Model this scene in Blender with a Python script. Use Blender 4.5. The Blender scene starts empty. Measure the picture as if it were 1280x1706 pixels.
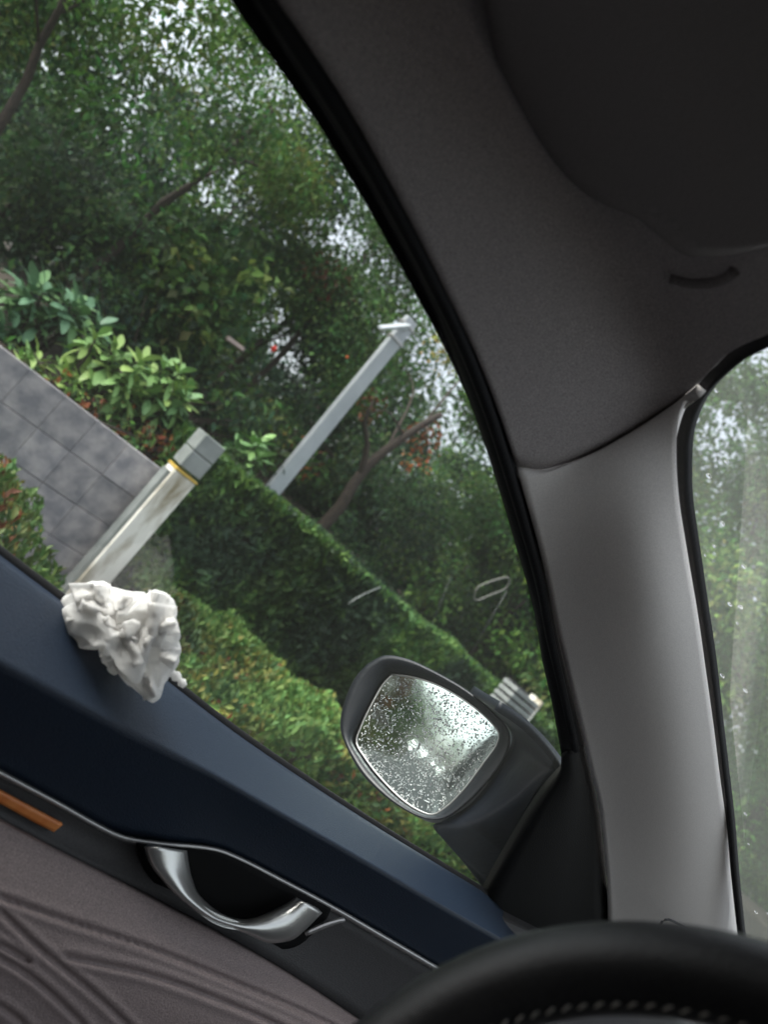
import bpy, math, random
import numpy as np
from mathutils import Vector, noise

random.seed(7)
RNG = np.random.default_rng(11)
SC = bpy.context.scene
COL = SC.collection

# ------------------------------------------------------------------ camera
F_PX = 1290.0                       # focal length in photograph pixels (1280 x 1706)
EYE = np.array([0.0, 0.0, 1.2])     # the phone is held at the driver's chest
YAW, PITCH, ROLL = math.radians(53), math.radians(4), math.radians(40)
fw = np.array([-math.sin(YAW) * math.cos(PITCH), math.cos(YAW) * math.cos(PITCH), math.sin(PITCH)])
hr = np.array([math.cos(YAW), math.sin(YAW), 0.0])
hu = np.cross(hr, fw)
CR = math.sin(ROLL) * hu + math.cos(ROLL) * hr
CU = math.cos(ROLL) * hu - math.sin(ROLL) * hr
cam_d = bpy.data.cameras.new('camera')
cam = bpy.data.objects.new('camera', cam_d)
COL.objects.link(cam)
from mathutils import Matrix
cam.matrix_world = Matrix(((CR[0], CU[0], -fw[0], EYE[0]), (CR[1], CU[1], -fw[1], EYE[1]),
                           (CR[2], CU[2], -fw[2], EYE[2]), (0, 0, 0, 1)))
cam_d.sensor_fit = 'VERTICAL'
cam_d.sensor_height = 36.0
cam_d.lens = F_PX / 1706 * 36.0
cam_d.clip_start = 0.02
cam_d.clip_end = 600
cam_d.dof.use_dof = True
cam_d.dof.focus_distance = 0.9
cam_d.dof.aperture_fstop = cam_d.lens / 4.8      # 4.8 mm entrance pupil
SC.camera = cam

# ------------------------------------------------------------------ sky, sun, exposure
world = bpy.data.worlds.new('World')
SC.world = world
world.use_nodes = True
wn = world.node_tree
bg = wn.nodes['Background']
sky = wn.nodes.new('ShaderNodeTexSky')
sky.sky_type = 'NISHITA'
sky.sun_disc = False
sky.sun_elevation = math.radians(52)
sky.sun_rotation = math.radians(200)
sky.air_density = 1.0
sky.dust_density = 6.0
sky.ozone_density = 1.0
hs = wn.nodes.new('ShaderNodeHueSaturation')
hs.inputs['Saturation'].default_value = 0.36
wn.links.new(sky.outputs[0], hs.inputs['Color'])
wn.links.new(hs.outputs[0], bg.inputs['Color'])
bg.inputs['Strength'].default_value = 0.15
sun_d = bpy.data.lights.new('sun', 'SUN')
sun_d.energy = 0.6
sun_d.angle = math.radians(25)
sun_d.color = (1.0, 0.96, 0.9)
sun = bpy.data.objects.new('sun', sun_d)
COL.objects.link(sun)
az, el = math.radians(200), math.radians(52)
sd = Vector((math.sin(az) * math.cos(el), math.cos(az) * math.cos(el), math.sin(el)))
sun.rotation_euler = sd.to_track_quat('Z', 'Y').to_euler()
SC.view_settings.view_transform = 'Standard'
SC.view_settings.look = 'None'
SC.view_settings.gamma = 1
SC.view_settings.use_curve_mapping = False
SC.view_settings.exposure = 1.4
SC.render.engine = 'CYCLES'
SC.cycles.use_denoising = True
SC.cycles.max_bounces = 8
SC.cycles.diffuse_bounces = 5
SC.cycles.transparent_max_bounces = 16
SC.cycles.sample_clamp_indirect = 3.0

# ------------------------------------------------------------------ pixel -> place
def ray(p):
    return fw + (p[0] - 640) / F_PX * CR + (853 - p[1]) / F_PX * CU
def at_x(p, x):                      # where the sight line meets the vertical plane x
    d = ray(p)
    return d * (x / d[0]) + EYE
def at_d(p, depth):
    return ray(p) * depth + EYE
def t_side(p, xs=-.56):              # tumblehome plane of the car's side
    d = ray(p)
    den = d[0] - .33 * d[2]
    return (xs + .33 * .18) / den if den < -1e-3 else 9.0
def side(p, xs=-.56):
    return ray(p) * t_side(p, xs) + EYE
def t_roof(p, z=.295):
    d = ray(p)
    return z / d[2] if d[2] > 1e-3 else 9.0
def t_wind(p, off=0.0):              # windscreen plane z = .284 - .385 (y - .386)
    d = ray(p)
    den = d[2] + .385 * d[1]
    return (.284 + off + .385 * .386) / den if den > 1e-3 else 9.0
def smin(ts, k=45.0):
    m = min(ts)
    return m - math.log(sum(math.exp(-k * (t - m)) for t in ts)) / k

# ------------------------------------------------------------------ helpers
def mesh(name, verts, faces, smooth=True):
    me = bpy.data.meshes.new(name)
    me.from_pydata([tuple(map(float, v)) for v in verts], [], faces)
    if smooth:
        me.polygons.foreach_set('use_smooth', [True] * len(me.polygons))
    me.update()
    return me
def obj(name, me, mat=None, parent=None, loc=None):
    o = bpy.data.objects.new(name, me)
    COL.objects.link(o)
    if mat is not None and me is not None and not me.materials:
        me.materials.append(mat)
    if parent is not None:
        o.parent = parent
    if loc is not None:
        o.location = loc
    return o
def thing(name, label, cat, loc=(0, 0, 0), group=None):
    o = obj(name, None, loc=loc)
    o.empty_display_size = .2
    return tag(o, label, cat, group)
def tag(o, label, cat, group=None):
    o['label'] = label
    o['category'] = cat
    if group:
        o['group'] = group
    return o
def structure(name, me, mat):
    o = obj(name, me, mat)
    o['kind'] = 'structure'
    return o
def solid(o, t, offset=-1.0, bevel=0.0):
    m = o.modifiers.new('Solidify', 'SOLIDIFY')
    m.thickness = t
    m.offset = offset
    if bevel:
        b = o.modifiers.new('Bevel', 'BEVEL')
        b.width = bevel
        b.segments = 2
    return o
def catmull(pts, n):
    P = np.array(pts, float)
    seg = np.linalg.norm(np.diff(P, axis=0), axis=1) ** .5
    T = np.concatenate([[0], np.cumsum(seg)])
    L = np.concatenate([[0], np.cumsum(np.linalg.norm(np.diff(P, axis=0), axis=1))])
    u = np.interp(np.linspace(0, L[-1], n), L, T)
    ext = np.vstack([2 * P[0] - P[1], P, 2 * P[-1] - P[-2]])
    Te = np.concatenate([[T[0] - (T[1] - T[0])], T, [T[-1] + (T[-1] - T[-2])]])
    out = []
    for x in u:
        i = min(max(np.searchsorted(T, x, side='right') - 1, 0), len(P) - 2)
        t0, t1, t2, t3 = Te[i:i + 4]
        p0, p1, p2, p3 = ext[i:i + 4]
        A1 = (t1 - x) / (t1 - t0) * p0 + (x - t0) / (t1 - t0) * p1
        A2 = (t2 - x) / (t2 - t1) * p1 + (x - t1) / (t2 - t1) * p2
        A3 = (t3 - x) / (t3 - t2) * p2 + (x - t2) / (t3 - t2) * p3
        B1 = (t2 - x) / (t2 - t0) * A1 + (x - t0) / (t2 - t0) * A2
        B2 = (t3 - x) / (t3 - t1) * A2 + (x - t1) / (t3 - t1) * A3
        out.append((t2 - x) / (t2 - t1) * B1 + (x - t1) / (t2 - t1) * B2)
    return np.array(out)
def matched(pts, per):               # keep control points in step with another list
    out = []
    P = [np.array(p, float) for p in pts]
    ext = [2 * P[0] - P[1]] + P + [2 * P[-1] - P[-2]]
    for i in range(len(P) - 1):
        p0, p1, p2, p3 = ext[i:i + 4]
        for k in range(per):
            t = k / per
            out.append(.5 * (2 * p1 + (p2 - p0) * t + (2 * p0 - 5 * p1 + 4 * p2 - p3) * t * t + (3 * p1 - p0 - 3 * p2 + p3) * t ** 3))
    out.append(P[-1])
    return np.array(out)
def grid_faces(n, m):
    return [(i * m + j, i * m + j + 1, (i + 1) * m + j + 1, (i + 1) * m + j) for i in range(n - 1) for j in range(m - 1)]
def patch(name, A, B, m, fn, mat, parent=None, thick=0.0):
    """surface between two curves; fn(pixel, a, s) -> place"""
    n = len(A)
    V = [fn(A[i] * (1 - j / (m - 1)) + B[i] * j / (m - 1), j / (m - 1), i / (n - 1)) for i in range(n) for j in range(m)]
    o = obj(name, mesh(name, V, grid_faces(n, m)), mat, parent)
    if thick:
        solid(o, thick, 1.0 if thick > 0 else 1.0)
    return o
def box_data(c, s, rz=0.0):
    c = np.array(c, float); s = np.array(s, float) / 2
    V = np.array([(x, y, z) for x in (-1, 1) for y in (-1, 1) for z in (-1, 1)]) * s
    R = np.array([[math.cos(rz), -math.sin(rz), 0], [math.sin(rz), math.cos(rz), 0], [0, 0, 1]])
    V = V @ R.T + c
    Fc = [(0, 1, 3, 2), (4, 6, 7, 5), (0, 4, 5, 1), (2, 3, 7, 6), (0, 2, 6, 4), (1, 5, 7, 3)]
    return V, Fc
def box(name, c, s, mat, parent=None, rz=0.0, bevel=0.0):
    V, Fc = box_data(c, s, rz)
    o = obj(name, mesh(name, V, Fc, False), mat, parent)
    if bevel:
        b = o.modifiers.new('Bevel', 'BEVEL'); b.width = bevel; b.segments = 3
    return o
def tube_data(path, rad, seg=8):
    P = np.array(path, float); n = len(P)
    rad = np.broadcast_to(np.array(rad, float), (n,))
    V = []; ref = np.array([.31, .47, .83])
    for i in range(n):
        d = P[min(i + 1, n - 1)] - P[max(i - 1, 0)]
        d /= np.linalg.norm(d) + 1e-9
        a = np.cross(d, ref); a /= np.linalg.norm(a) + 1e-9
        b = np.cross(d, a)
        for k in range(seg):
            w = 2 * math.pi * k / seg
            V.append(P[i] + rad[i] * (math.cos(w) * a + math.sin(w) * b))
    Fc = [(i * seg + k, i * seg + (k + 1) % seg, (i + 1) * seg + (k + 1) % seg, (i + 1) * seg + k) for i in range(n - 1) for k in range(seg)]
    Fc.append(tuple(range(seg))[::-1]); Fc.append(tuple((n - 1) * seg + k for k in range(seg)))
    return V, Fc
def tube(name, path, rad, mat, parent=None, seg=8):
    return obj(name, mesh(name, *tube_data(path, rad, seg)), mat, parent)
def join(parts):
    V = []; Fc = []; n = 0
    for v, f in parts:
        V.extend(list(v)); Fc.extend([tuple(i + n for i in q) for q in f]); n += len(v)
    return V, Fc

# ------------------------------------------------------------------ materials
def material(name, col, rough=.6, metal=0.0, spec=.5, col2=None, scale=40.0, bump=0.0, bscale=300.0, detail=4.0, lo=.35, hi=.65, coat=0.0, stretch=None):
    m = bpy.data.materials.new(name)
    m.use_nodes = True
    N, L = m.node_tree.nodes, m.node_tree.links
    b = N['Principled BSDF']
    b.inputs['Base Color'].default_value = (*col, 1)
    b.inputs['Roughness'].default_value = rough
    b.inputs['Metallic'].default_value = metal
    b.inputs['Specular IOR Level'].default_value = spec
    b.inputs['Coat Weight'].default_value = coat
    tc = N.new('ShaderNodeTexCoord')
    src = tc.outputs['Object']
    if stretch:
        mp = N.new('ShaderNodeMapping'); mp.inputs['Scale'].default_value = stretch
        L.new(src, mp.inputs['Vector']); src = mp.outputs['Vector']
    if col2 is not None:
        t = N.new('ShaderNodeTexNoise'); t.inputs['Scale'].default_value = scale; t.inputs['Detail'].default_value = detail
        L.new(src, t.inputs['Vector'])
        r = N.new('ShaderNodeValToRGB')
        r.color_ramp.elements[0].position = lo; r.color_ramp.elements[1].position = hi
        r.color_ramp.elements[0].color = (*col, 1); r.color_ramp.elements[1].color = (*col2, 1)
        L.new(t.outputs['Fac'], r.inputs['Fac']); L.new(r.outputs['Color'], b.inputs['Base Color'])
    if bump:
        t2 = N.new('ShaderNodeTexNoise'); t2.inputs['Scale'].default_value = bscale; t2.inputs['Detail'].default_value = 3
        L.new(src, t2.inputs['Vector'])
        bp = N.new('ShaderNodeBump'); bp.inputs['Strength'].default_value = bump; bp.inputs['Distance'].default_value = .003
        L.new(t2.outputs['Fac'], bp.inputs['Height']); L.new(bp.outputs['Normal'], b.inputs['Normal'])
    return m
def foliage_material(name, gloss=.14, trans=.3):
    m = bpy.data.materials.new(name)
    m.use_nodes = True
    N, L = m.node_tree.nodes, m.node_tree.links
    b = N['Principled BSDF']
    at = N.new('ShaderNodeAttribute'); at.attribute_name = 'tint'
    L.new(at.outputs['Color'], b.inputs['Base Color'])
    b.inputs['Roughness'].default_value = .55
    b.inputs['Specular IOR Level'].default_value = gloss
    tr = N.new('ShaderNodeBsdfTranslucent')
    L.new(at.outputs['Color'], tr.inputs['Color'])
    mx = N.new('ShaderNodeMixShader'); mx.inputs[0].default_value = trans
    L.new(b.outputs[0], mx.inputs[1]); L.new(tr.outputs[0], mx.inputs[2])
    L.new(mx.outputs[0], N['Material Output'].inputs['Surface'])
    return m
def glass_material(name, refl=.06, rough=0.0, tint=(.93, .97, .96), veil=.03):
    m = bpy.data.materials.new(name)
    m.use_nodes = True
    N, L = m.node_tree.nodes, m.node_tree.links
    N.remove(N['Principled BSDF'])
    tr = N.new('ShaderNodeBsdfTransparent'); tr.inputs['Color'].default_value = (*tint, 1)
    gl = N.new('ShaderNodeBsdfGlossy'); gl.inputs['Roughness'].default_value = rough
    fr = N.new('ShaderNodeLayerWeight'); fr.inputs['Blend'].default_value = .5
    pw = N.new('ShaderNodeMath'); pw.operation = 'POWER'; pw.inputs[1].default_value = 5.0
    L.new(fr.outputs['Facing'], pw.inputs[0])
    ma = N.new('ShaderNodeMath'); ma.operation = 'MULTIPLY_ADD'; ma.inputs[1].default_value = .92; ma.inputs[2].default_value = .07
    L.new(pw.outputs[0], ma.inputs[0])
    mu = N.new('ShaderNodeMath'); mu.operation = 'MULTIPLY'; mu.inputs[1].default_value = refl
    L.new(ma.outputs[0], mu.inputs[0])
    mx = N.new('ShaderNodeMixShader')
    L.new(mu.outputs[0], mx.inputs[0]); L.new(tr.outputs[0], mx.inputs[1]); L.new(gl.outputs[0], mx.inputs[2])
    tl = N.new('ShaderNodeBsdfTranslucent'); tl.inputs['Color'].default_value = (.84, .92, .83, 1)   # pale film mixed in to imitate haze over the view
    tc = N.new('ShaderNodeTexCoord'); nz = N.new('ShaderNodeTexNoise'); nz.inputs['Scale'].default_value = 7; nz.inputs['Detail'].default_value = 4
    L.new(tc.outputs['Object'], nz.inputs['Vector'])
    mr = N.new('ShaderNodeMapRange'); mr.inputs['From Min'].default_value = .3; mr.inputs['From Max'].default_value = .7
    mr.inputs['To Min'].default_value = veil * .85; mr.inputs['To Max'].default_value = veil * 1.15
    L.new(nz.outputs['Fac'], mr.inputs['Value'])
    m2 = N.new('ShaderNodeMixShader')
    L.new(mr.outputs[0], m2.inputs[0]); L.new(mx.outputs[0], m2.inputs[1]); L.new(tl.outputs[0], m2.inputs[2])
    L.new(m2.outputs[0], N['Material Output'].inputs['Surface'])
    return m
def lamp_material(name, col, strength):
    m = bpy.data.materials.new(name)
    m.use_nodes = True
    b = m.node_tree.nodes['Principled BSDF']
    b.inputs['Base Color'].default_value = (*col, 1)
    b.inputs['Emission Color'].default_value = (*col, 1)
    b.inputs['Emission Strength'].default_value = strength
    return m

M = {
    'headliner': material('headliner_fabric', (.27, .246, .24), .9, spec=.1, col2=(.58, .535, .525), scale=1500, detail=2, bump=.5, bscale=1500),
    'visor': material('visor_fabric', (.13, .118, .116), .9, spec=.1, col2=(.34, .31, .306), scale=1500, detail=2, bump=.5, bscale=1500),
    'pillar': material('pillar_trim_plastic', (.68, .645, .615), .62, spec=.3, col2=(.86, .82, .785), scale=1300, detail=2, bump=.1, bscale=1300),
    'rubber': material('black_rubber', (.010, .010, .011), .7, spec=.2, bump=.2),
    'ledge': material('navy_soft_plastic', (.006, .012, .026), .5, spec=.42, col2=(.012, .024, .044), scale=1300, bump=.35, bscale=900),
    'upper': material('charcoal_door_plastic', (.035, .034, .035), .6, spec=.35, col2=(.05, .048, .048), scale=500, bump=.3, bscale=800),
    'leather': material('grey_door_leather', (.13, .102, .098), .55, spec=.3, col2=(.30, .24, .232), scale=1300, detail=2, bump=.35, bscale=700),
    'silver': material('satin_silver', (.62, .62, .60), .30, metal=.85, bump=.05),
    'strip': material('satin_trim', (.45, .44, .43), .38, metal=.7),
    'pocket_shadow': material('pocket_shadow_black', (.006, .006, .006), .8, spec=.1),
    'sail': material('black_plastic', (.009, .009, .0085), .6, spec=.25, bump=.3, bscale=700),
    'orange': material('orange_trim', (.55, .16, .035), .5, col2=(.62, .22, .06), scale=90),
    'wheel': material('wheel_leather', (.014, .014, .015), .42, spec=.45, col2=(.02, .02, .021), scale=300, bump=.18, bscale=700),
    'stitch': material('pale_stitching', (.30, .28, .25), .8),
    'dash': material('dash_plastic', (.03, .03, .032), .6, bump=.3, bscale=600),
    'housing': material('mirror_housing', (.006, .008, .012), .40, spec=.4, coat=.1, bump=.15, bscale=260),
    'housing_cap': material('mirror_cap', (.006, .009, .016), .42, spec=.35, coat=.12, bump=.2, bscale=160),
    'mirror': material('mirror_silver', (.48, .56, .54), .085, metal=1.0, bump=.06, bscale=60),
    'drop': material('raindrop_water', (1, 1, 1), 0.02),
    'tissue': material('white_tissue', (.93, .92, .90), .9, spec=.1, bump=.45, bscale=140),
    'car_paint': material('body_paint', (.03, .035, .045), .3, coat=.8),
    'asphalt': material('wet_asphalt', (.035, .036, .038), .75, spec=.2, col2=(.06, .06, .062), scale=30, bump=.6, bscale=120),
    'kerb': material('kerb_stone', (.20, .20, .19), .7, col2=(.28, .27, .25), scale=12, bump=.4, bscale=60),
    'soil': material('dark_soil', (.03, .023, .016), .95, col2=(.055, .04, .026), scale=14, bump=1, bscale=40),
    'bark': material('wet_bark', (.018, .012, .009), .8, col2=(.050, .034, .024), scale=22, bump=1, bscale=60, stretch=(4, 4, .8)),
    'pole': material('grey_painted_metal', (.40, .43, .45), .5, col2=(.47, .50, .52), scale=6, bump=.05),
    'pale_stone': material('pale_stained_stone', (.88, .86, .78), .6, col2=(.28, .23, .14), scale=6.5, stretch=(1.6, 1.6, .5), lo=.47, hi=.66, detail=7, bump=.4, bscale=50),
    'grey_cap': material('grey_cap_stone', (.21, .23, .22), .6, col2=(.30, .32, .31), scale=9, bump=.3, bscale=70),
    'brass': material('yellow_band', (.62, .42, .08), .5),
    'leaf': foliage_material('leaf'),
    'glossleaf': foliage_material('glossy_leaf', .25, .25),
    'side_glass': glass_material('side_glass', .9, veil=.009),
    'wind_glass': glass_material('windscreen_glass', 1.0, 0.0, (.95, .98, .97), veil=.075),
}
m = M['drop']; b = m.node_tree.nodes['Principled BSDF']
b.inputs['Transmission Weight'].default_value = 1.0; b.inputs['IOR'].default_value = 1.33
# slabs: mottled grey with a purple cast and damp streaks
def slab_material():
    m = material('slab_stone', (.25, .245, .265), .6, col2=(.47, .44, .44), scale=11, detail=10, bump=1.0, bscale=45, lo=.36, hi=.64)
    N, L = m.node_tree.nodes, m.node_tree.links
    oi = N.new('ShaderNodeObjectInfo')
    b = N['Principled BSDF']
    src = b.inputs['Base Color'].links[0].from_socket
    mr = N.new('ShaderNodeMapRange'); mr.inputs['To Min'].default_value = .80; mr.inputs['To Max'].default_value = 1.12
    L.new(oi.outputs['Random'], mr.inputs['Value'])
    mx = N.new('ShaderNodeMix'); mx.data_type = 'RGBA'; mx.blend_type = 'MULTIPLY'; mx.inputs[0].default_value = 1
    L.new(src, mx.inputs[6]); L.new(mr.outputs[0], mx.inputs[7]); L.new(mx.outputs[2], b.inputs['Base Color'])
    return m
M['slab'] = slab_material()
m = M['tissue']; N, L = m.node_tree.nodes, m.node_tree.links
pb_ = N['Principled BSDF']; pb_.inputs['Subsurface Weight'].default_value = .6; pb_.inputs['Subsurface Scale'].default_value = .006; pb_.inputs['Subsurface Radius'].default_value = (1, 1, 1)
tl = N.new('ShaderNodeBsdfTranslucent'); tl.inputs['Color'].default_value = (.88, .865, .84, 1)
mx = N.new('ShaderNodeMixShader'); mx.inputs[0].default_value = .42
L.new(N['Principled BSDF'].outputs[0], mx.inputs[1]); L.new(tl.outputs[0], mx.inputs[2]); L.new(mx.outputs[0], N['Material Output'].inputs['Surface'])

# ------------------------------------------------------------------ ground, road, kerb, bank
def sheet(name, pts, mat, z=None):
    V = [(x, y, (z if z is not None else zz)) for x, y, *r in pts for zz in [r[0] if r else 0]]
    return structure(name, mesh(name, V, [tuple(range(len(V)))], False), mat)
sheet('ground', [(-300, -300), (300, -300), (300, 300), (-300, 300)], M['soil'], -.02)
sheet('road', [(-2.3, -9.5), (-2.3, 200), (9, 200), (9, -200), (-4.9, -200), (-4.9, -9.5)], M['asphalt'], 0.0)
kb = box('kerb', (-2.42, 45.3, .03), (.2, 109.4, .16), M['kerb'], bevel=.015); kb['kind'] = 'structure'
# planting bank: rises gently from the hedge foot to behind the trees
bx_ = [-2.5, -3.9, -4.12, -4.13, -5.6, -9, -20, -60]; bz_ = [.06, .1, .1, .84, .9, 1.1, 1.6, 2.2]
ys = np.linspace(-3.9, 100, 60)
ys = np.concatenate([np.linspace(-9.4, 1.70, 16), np.linspace(1.72, 100, 50)])
V = [((x if (y < 1.71 or not -4.2 < x < -4.0) else x - 1.16), y, z + (.05 * noise.noise(Vector((x, y, 0))) if x < -5.5 else 0)) for y in ys for x, z in zip(bx_, bz_)]
structure('planting_bank', mesh('planting_bank', V, grid_faces(len(ys), len(bx_))), M['soil'])
V = [(x, y, z) for y in np.linspace(-150, -9.5, 30) for x, z in ((-4.9, .02), (-5.0, .14), (-9, .5), (-40, 1.6))]
structure('verge', mesh('verge', V, grid_faces(30, 4)), M['soil'])

# ------------------------------------------------------------------ foliage
def leaf_mesh(name, C, D, Nn, size, aspect, cols, mat, fold=.25):
    """many real little leaves, each two folded triangles; C centres, D axis, Nn normal"""
    n = len(C)
    D = D / (np.linalg.norm(D, axis=1, keepdims=True) + 1e-9)
    S = np.cross(D, Nn); S /= (np.linalg.norm(S, axis=1, keepdims=True) + 1e-9)
    Nn = np.cross(S, D)
    L = size[:, None]; W = L * aspect
    p0 = C - D * L * .5
    p1 = C + S * W * .5 + Nn * W * fold + D * L * .02
    p2 = C + D * L * .5 - Nn * L * .12
    p3 = C - S * W * .5 + Nn * W * fold + D * L * .02
    V = np.stack([p0, p1, p2, p3], 1).reshape(-1, 3).astype(np.float32)
    base = (np.arange(n) * 4)[:, None]
    Fc = np.concatenate([base + np.array([0, 1, 2]), base + np.array([0, 2, 3])], 1).reshape(-1).astype(np.int32)
    me = bpy.data.meshes.new(name)
    me.vertices.add(n * 4); me.vertices.foreach_set('co', V.reshape(-1))
    me.loops.add(n * 6); me.loops.foreach_set('vertex_index', Fc)
    me.polygons.add(n * 2)
    me.polygons.foreach_set('loop_start', np.arange(0, n * 6, 3, dtype=np.int32))
    me.polygons.foreach_set('loop_total', np.full(n * 2, 3, np.int32))
    me.update(calc_edges=True)
    at = me.attributes.new('tint', 'FLOAT_COLOR', 'POINT')
    c4 = np.ones((n, 4, 4), np.float32); c4[:, :, :3] = np.clip(cols, 0, 1)[:, None, :]
    at.data.foreach_set('color', c4.reshape(-1))
    me.materials.append(mat)
    return me
def unit(n):
    v = RNG.normal(size=(n, 3)); return v / np.linalg.norm(v, axis=1, keepdims=True)
PAL = {
    'dark': [(0.029, 0.060, 0.036), (0.043, 0.078, 0.044), (0.055, 0.100, 0.050)],
    'mid': [(0.055, 0.117, 0.045), (0.077, 0.150, 0.050), (0.101, 0.176, 0.053)],
    'green': [(0.065, 0.163, 0.040), (0.098, 0.203, 0.044), (0.130, 0.229, 0.047)],
    'lime': [(.08, .17, .045), (.11, .20, .05), (.14, .21, .055)],
    'yellow': [(.16, .20, .05), (.22, .21, .05), (.13, .18, .055)],
    'brown': [(.20, .065, .025), (.30, .10, .035), (.15, .058, .028)],
}
def clump_leaves(cl, per, leaf, squash=.7, droop=.35):
    """cl: list of (centre, radius, palette)"""
    Cs, Ds, Ns, Ss, Ks = [], [], [], [], []
    for c, r, pal in cl:
        n = max(6, int(per * (r / .4) ** 2))
        u = unit(n); rr = RNG.random(n) ** .45
        P = u * rr[:, None] * r; P[:, 2] *= squash
        P += .06 * r * RNG.normal(size=(n, 3))
        Cs.append(c + P)
        d = u * .7 + unit(n) * .8; d[:, 2] -= droop
        nn = np.array([0, 0, 1.0]) + unit(n) * .75 + u * .35
        Ds.append(d); Ns.append(nn)
        Ss.append(leaf * RNG.uniform(.6, 1.25, n))
        pc = np.array(PAL[pal]); base = pc[RNG.integers(len(pc))]
        base = base * RNG.uniform(.55, 1.4)
        col = base * RNG.uniform(.78, 1.25, (n, 1)) * (1 + .12 * RNG.normal(size=(n, 3)))
        Ks.append(col)
    return np.concatenate(Cs), np.concatenate(Ds), np.concatenate(Ns), np.concatenate(Ss), np.concatenate(Ks)
def hole(c, s=.9, seed=0.0):
    return noise.noise(Vector((c[0] * s + seed, c[1] * s, c[2] * s)))
def tree(label, base, blobs, leaf=.068, per=190, cr=(.22, .46), trunk_r=.045, group=None, lean=None, thresh=.18, name='broadleaf_tree', aspect=.5, extra=None, limb_n=4):
    """blobs: (centre, (rx,ry,rz), clump count, palette weights dict)"""
    base = np.array(base, float)
    if lean is None:
        base[:2] = np.mean([np.array(q[0], float)[:2] for q in blobs], axis=0) + RNG.uniform(-.25, .25, 2)
    t = thing(name, label, 'tree', tuple(base), group)
    cl = []
    seed = float(RNG.random() * 40)
    for c, rad, n, pals in blobs:
        c = np.array(c, float); k = 0; names = list(pals); w = np.array([pals[q] for q in names], float); w /= w.sum()
        tries = 0
        while k < n and tries < n * 6:
            tries += 1
            u = unit(1)[0] * RNG.random() ** .4
            p = c + u * np.array(rad)
            if hole(p, 1.25, seed) > thresh - .30: continue
            cl.append((p - base, RNG.uniform(*cr), names[RNG.choice(len(names), p=w)])); k += 1
    if extra:
        cl += [(np.array(p) - base, r * 1.35, q) for p, r, q in extra]
    C, D, Nn, S, K = clump_leaves(cl, per, leaf)
    o = obj('crown', leaf_mesh('crown', C, D, Nn, S, aspect, K, M['leaf']), None, t); o['kind'] = 'stuff'
    # trunk and limbs
    top = np.mean([q[0] for q in cl], axis=0)
    path = lean if lean is not None else [base, base + np.array([top[0] * .35, top[1] * .35, top[2] * .45]), base + top * .75, base + top]
    path = catmull(path, 10)
    rad = np.linspace(trunk_r, trunk_r * .45, 10)
    path = path + np.array([[.04 * noise.noise(Vector((i * .9, seed, 0))), .04 * noise.noise(Vector((i * .9, seed, 5))), 0] for i in range(10)])
    parts = [tube_data(path - base, rad, 8)]
    o = obj('trunk', mesh('trunk', *join(parts)), M['bark'], t)
    parts = []
    idx = RNG.choice(len(cl), min(limb_n, len(cl)), replace=False)
    for i in idx:
        e = cl[i][0]; k = int(RNG.integers(4, 9)); s = path[k] - base
        mid = (s + e) / 2 + np.array([0, 0, .12]) + unit(1)[0] * .1
        parts.append(tube_data(catmull([s, mid, e], 7), np.linspace(rad[k] * .38, .005, 7), 6))
    obj('branches', mesh('branches', *join(parts)), M['bark'], t)
    return t
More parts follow.
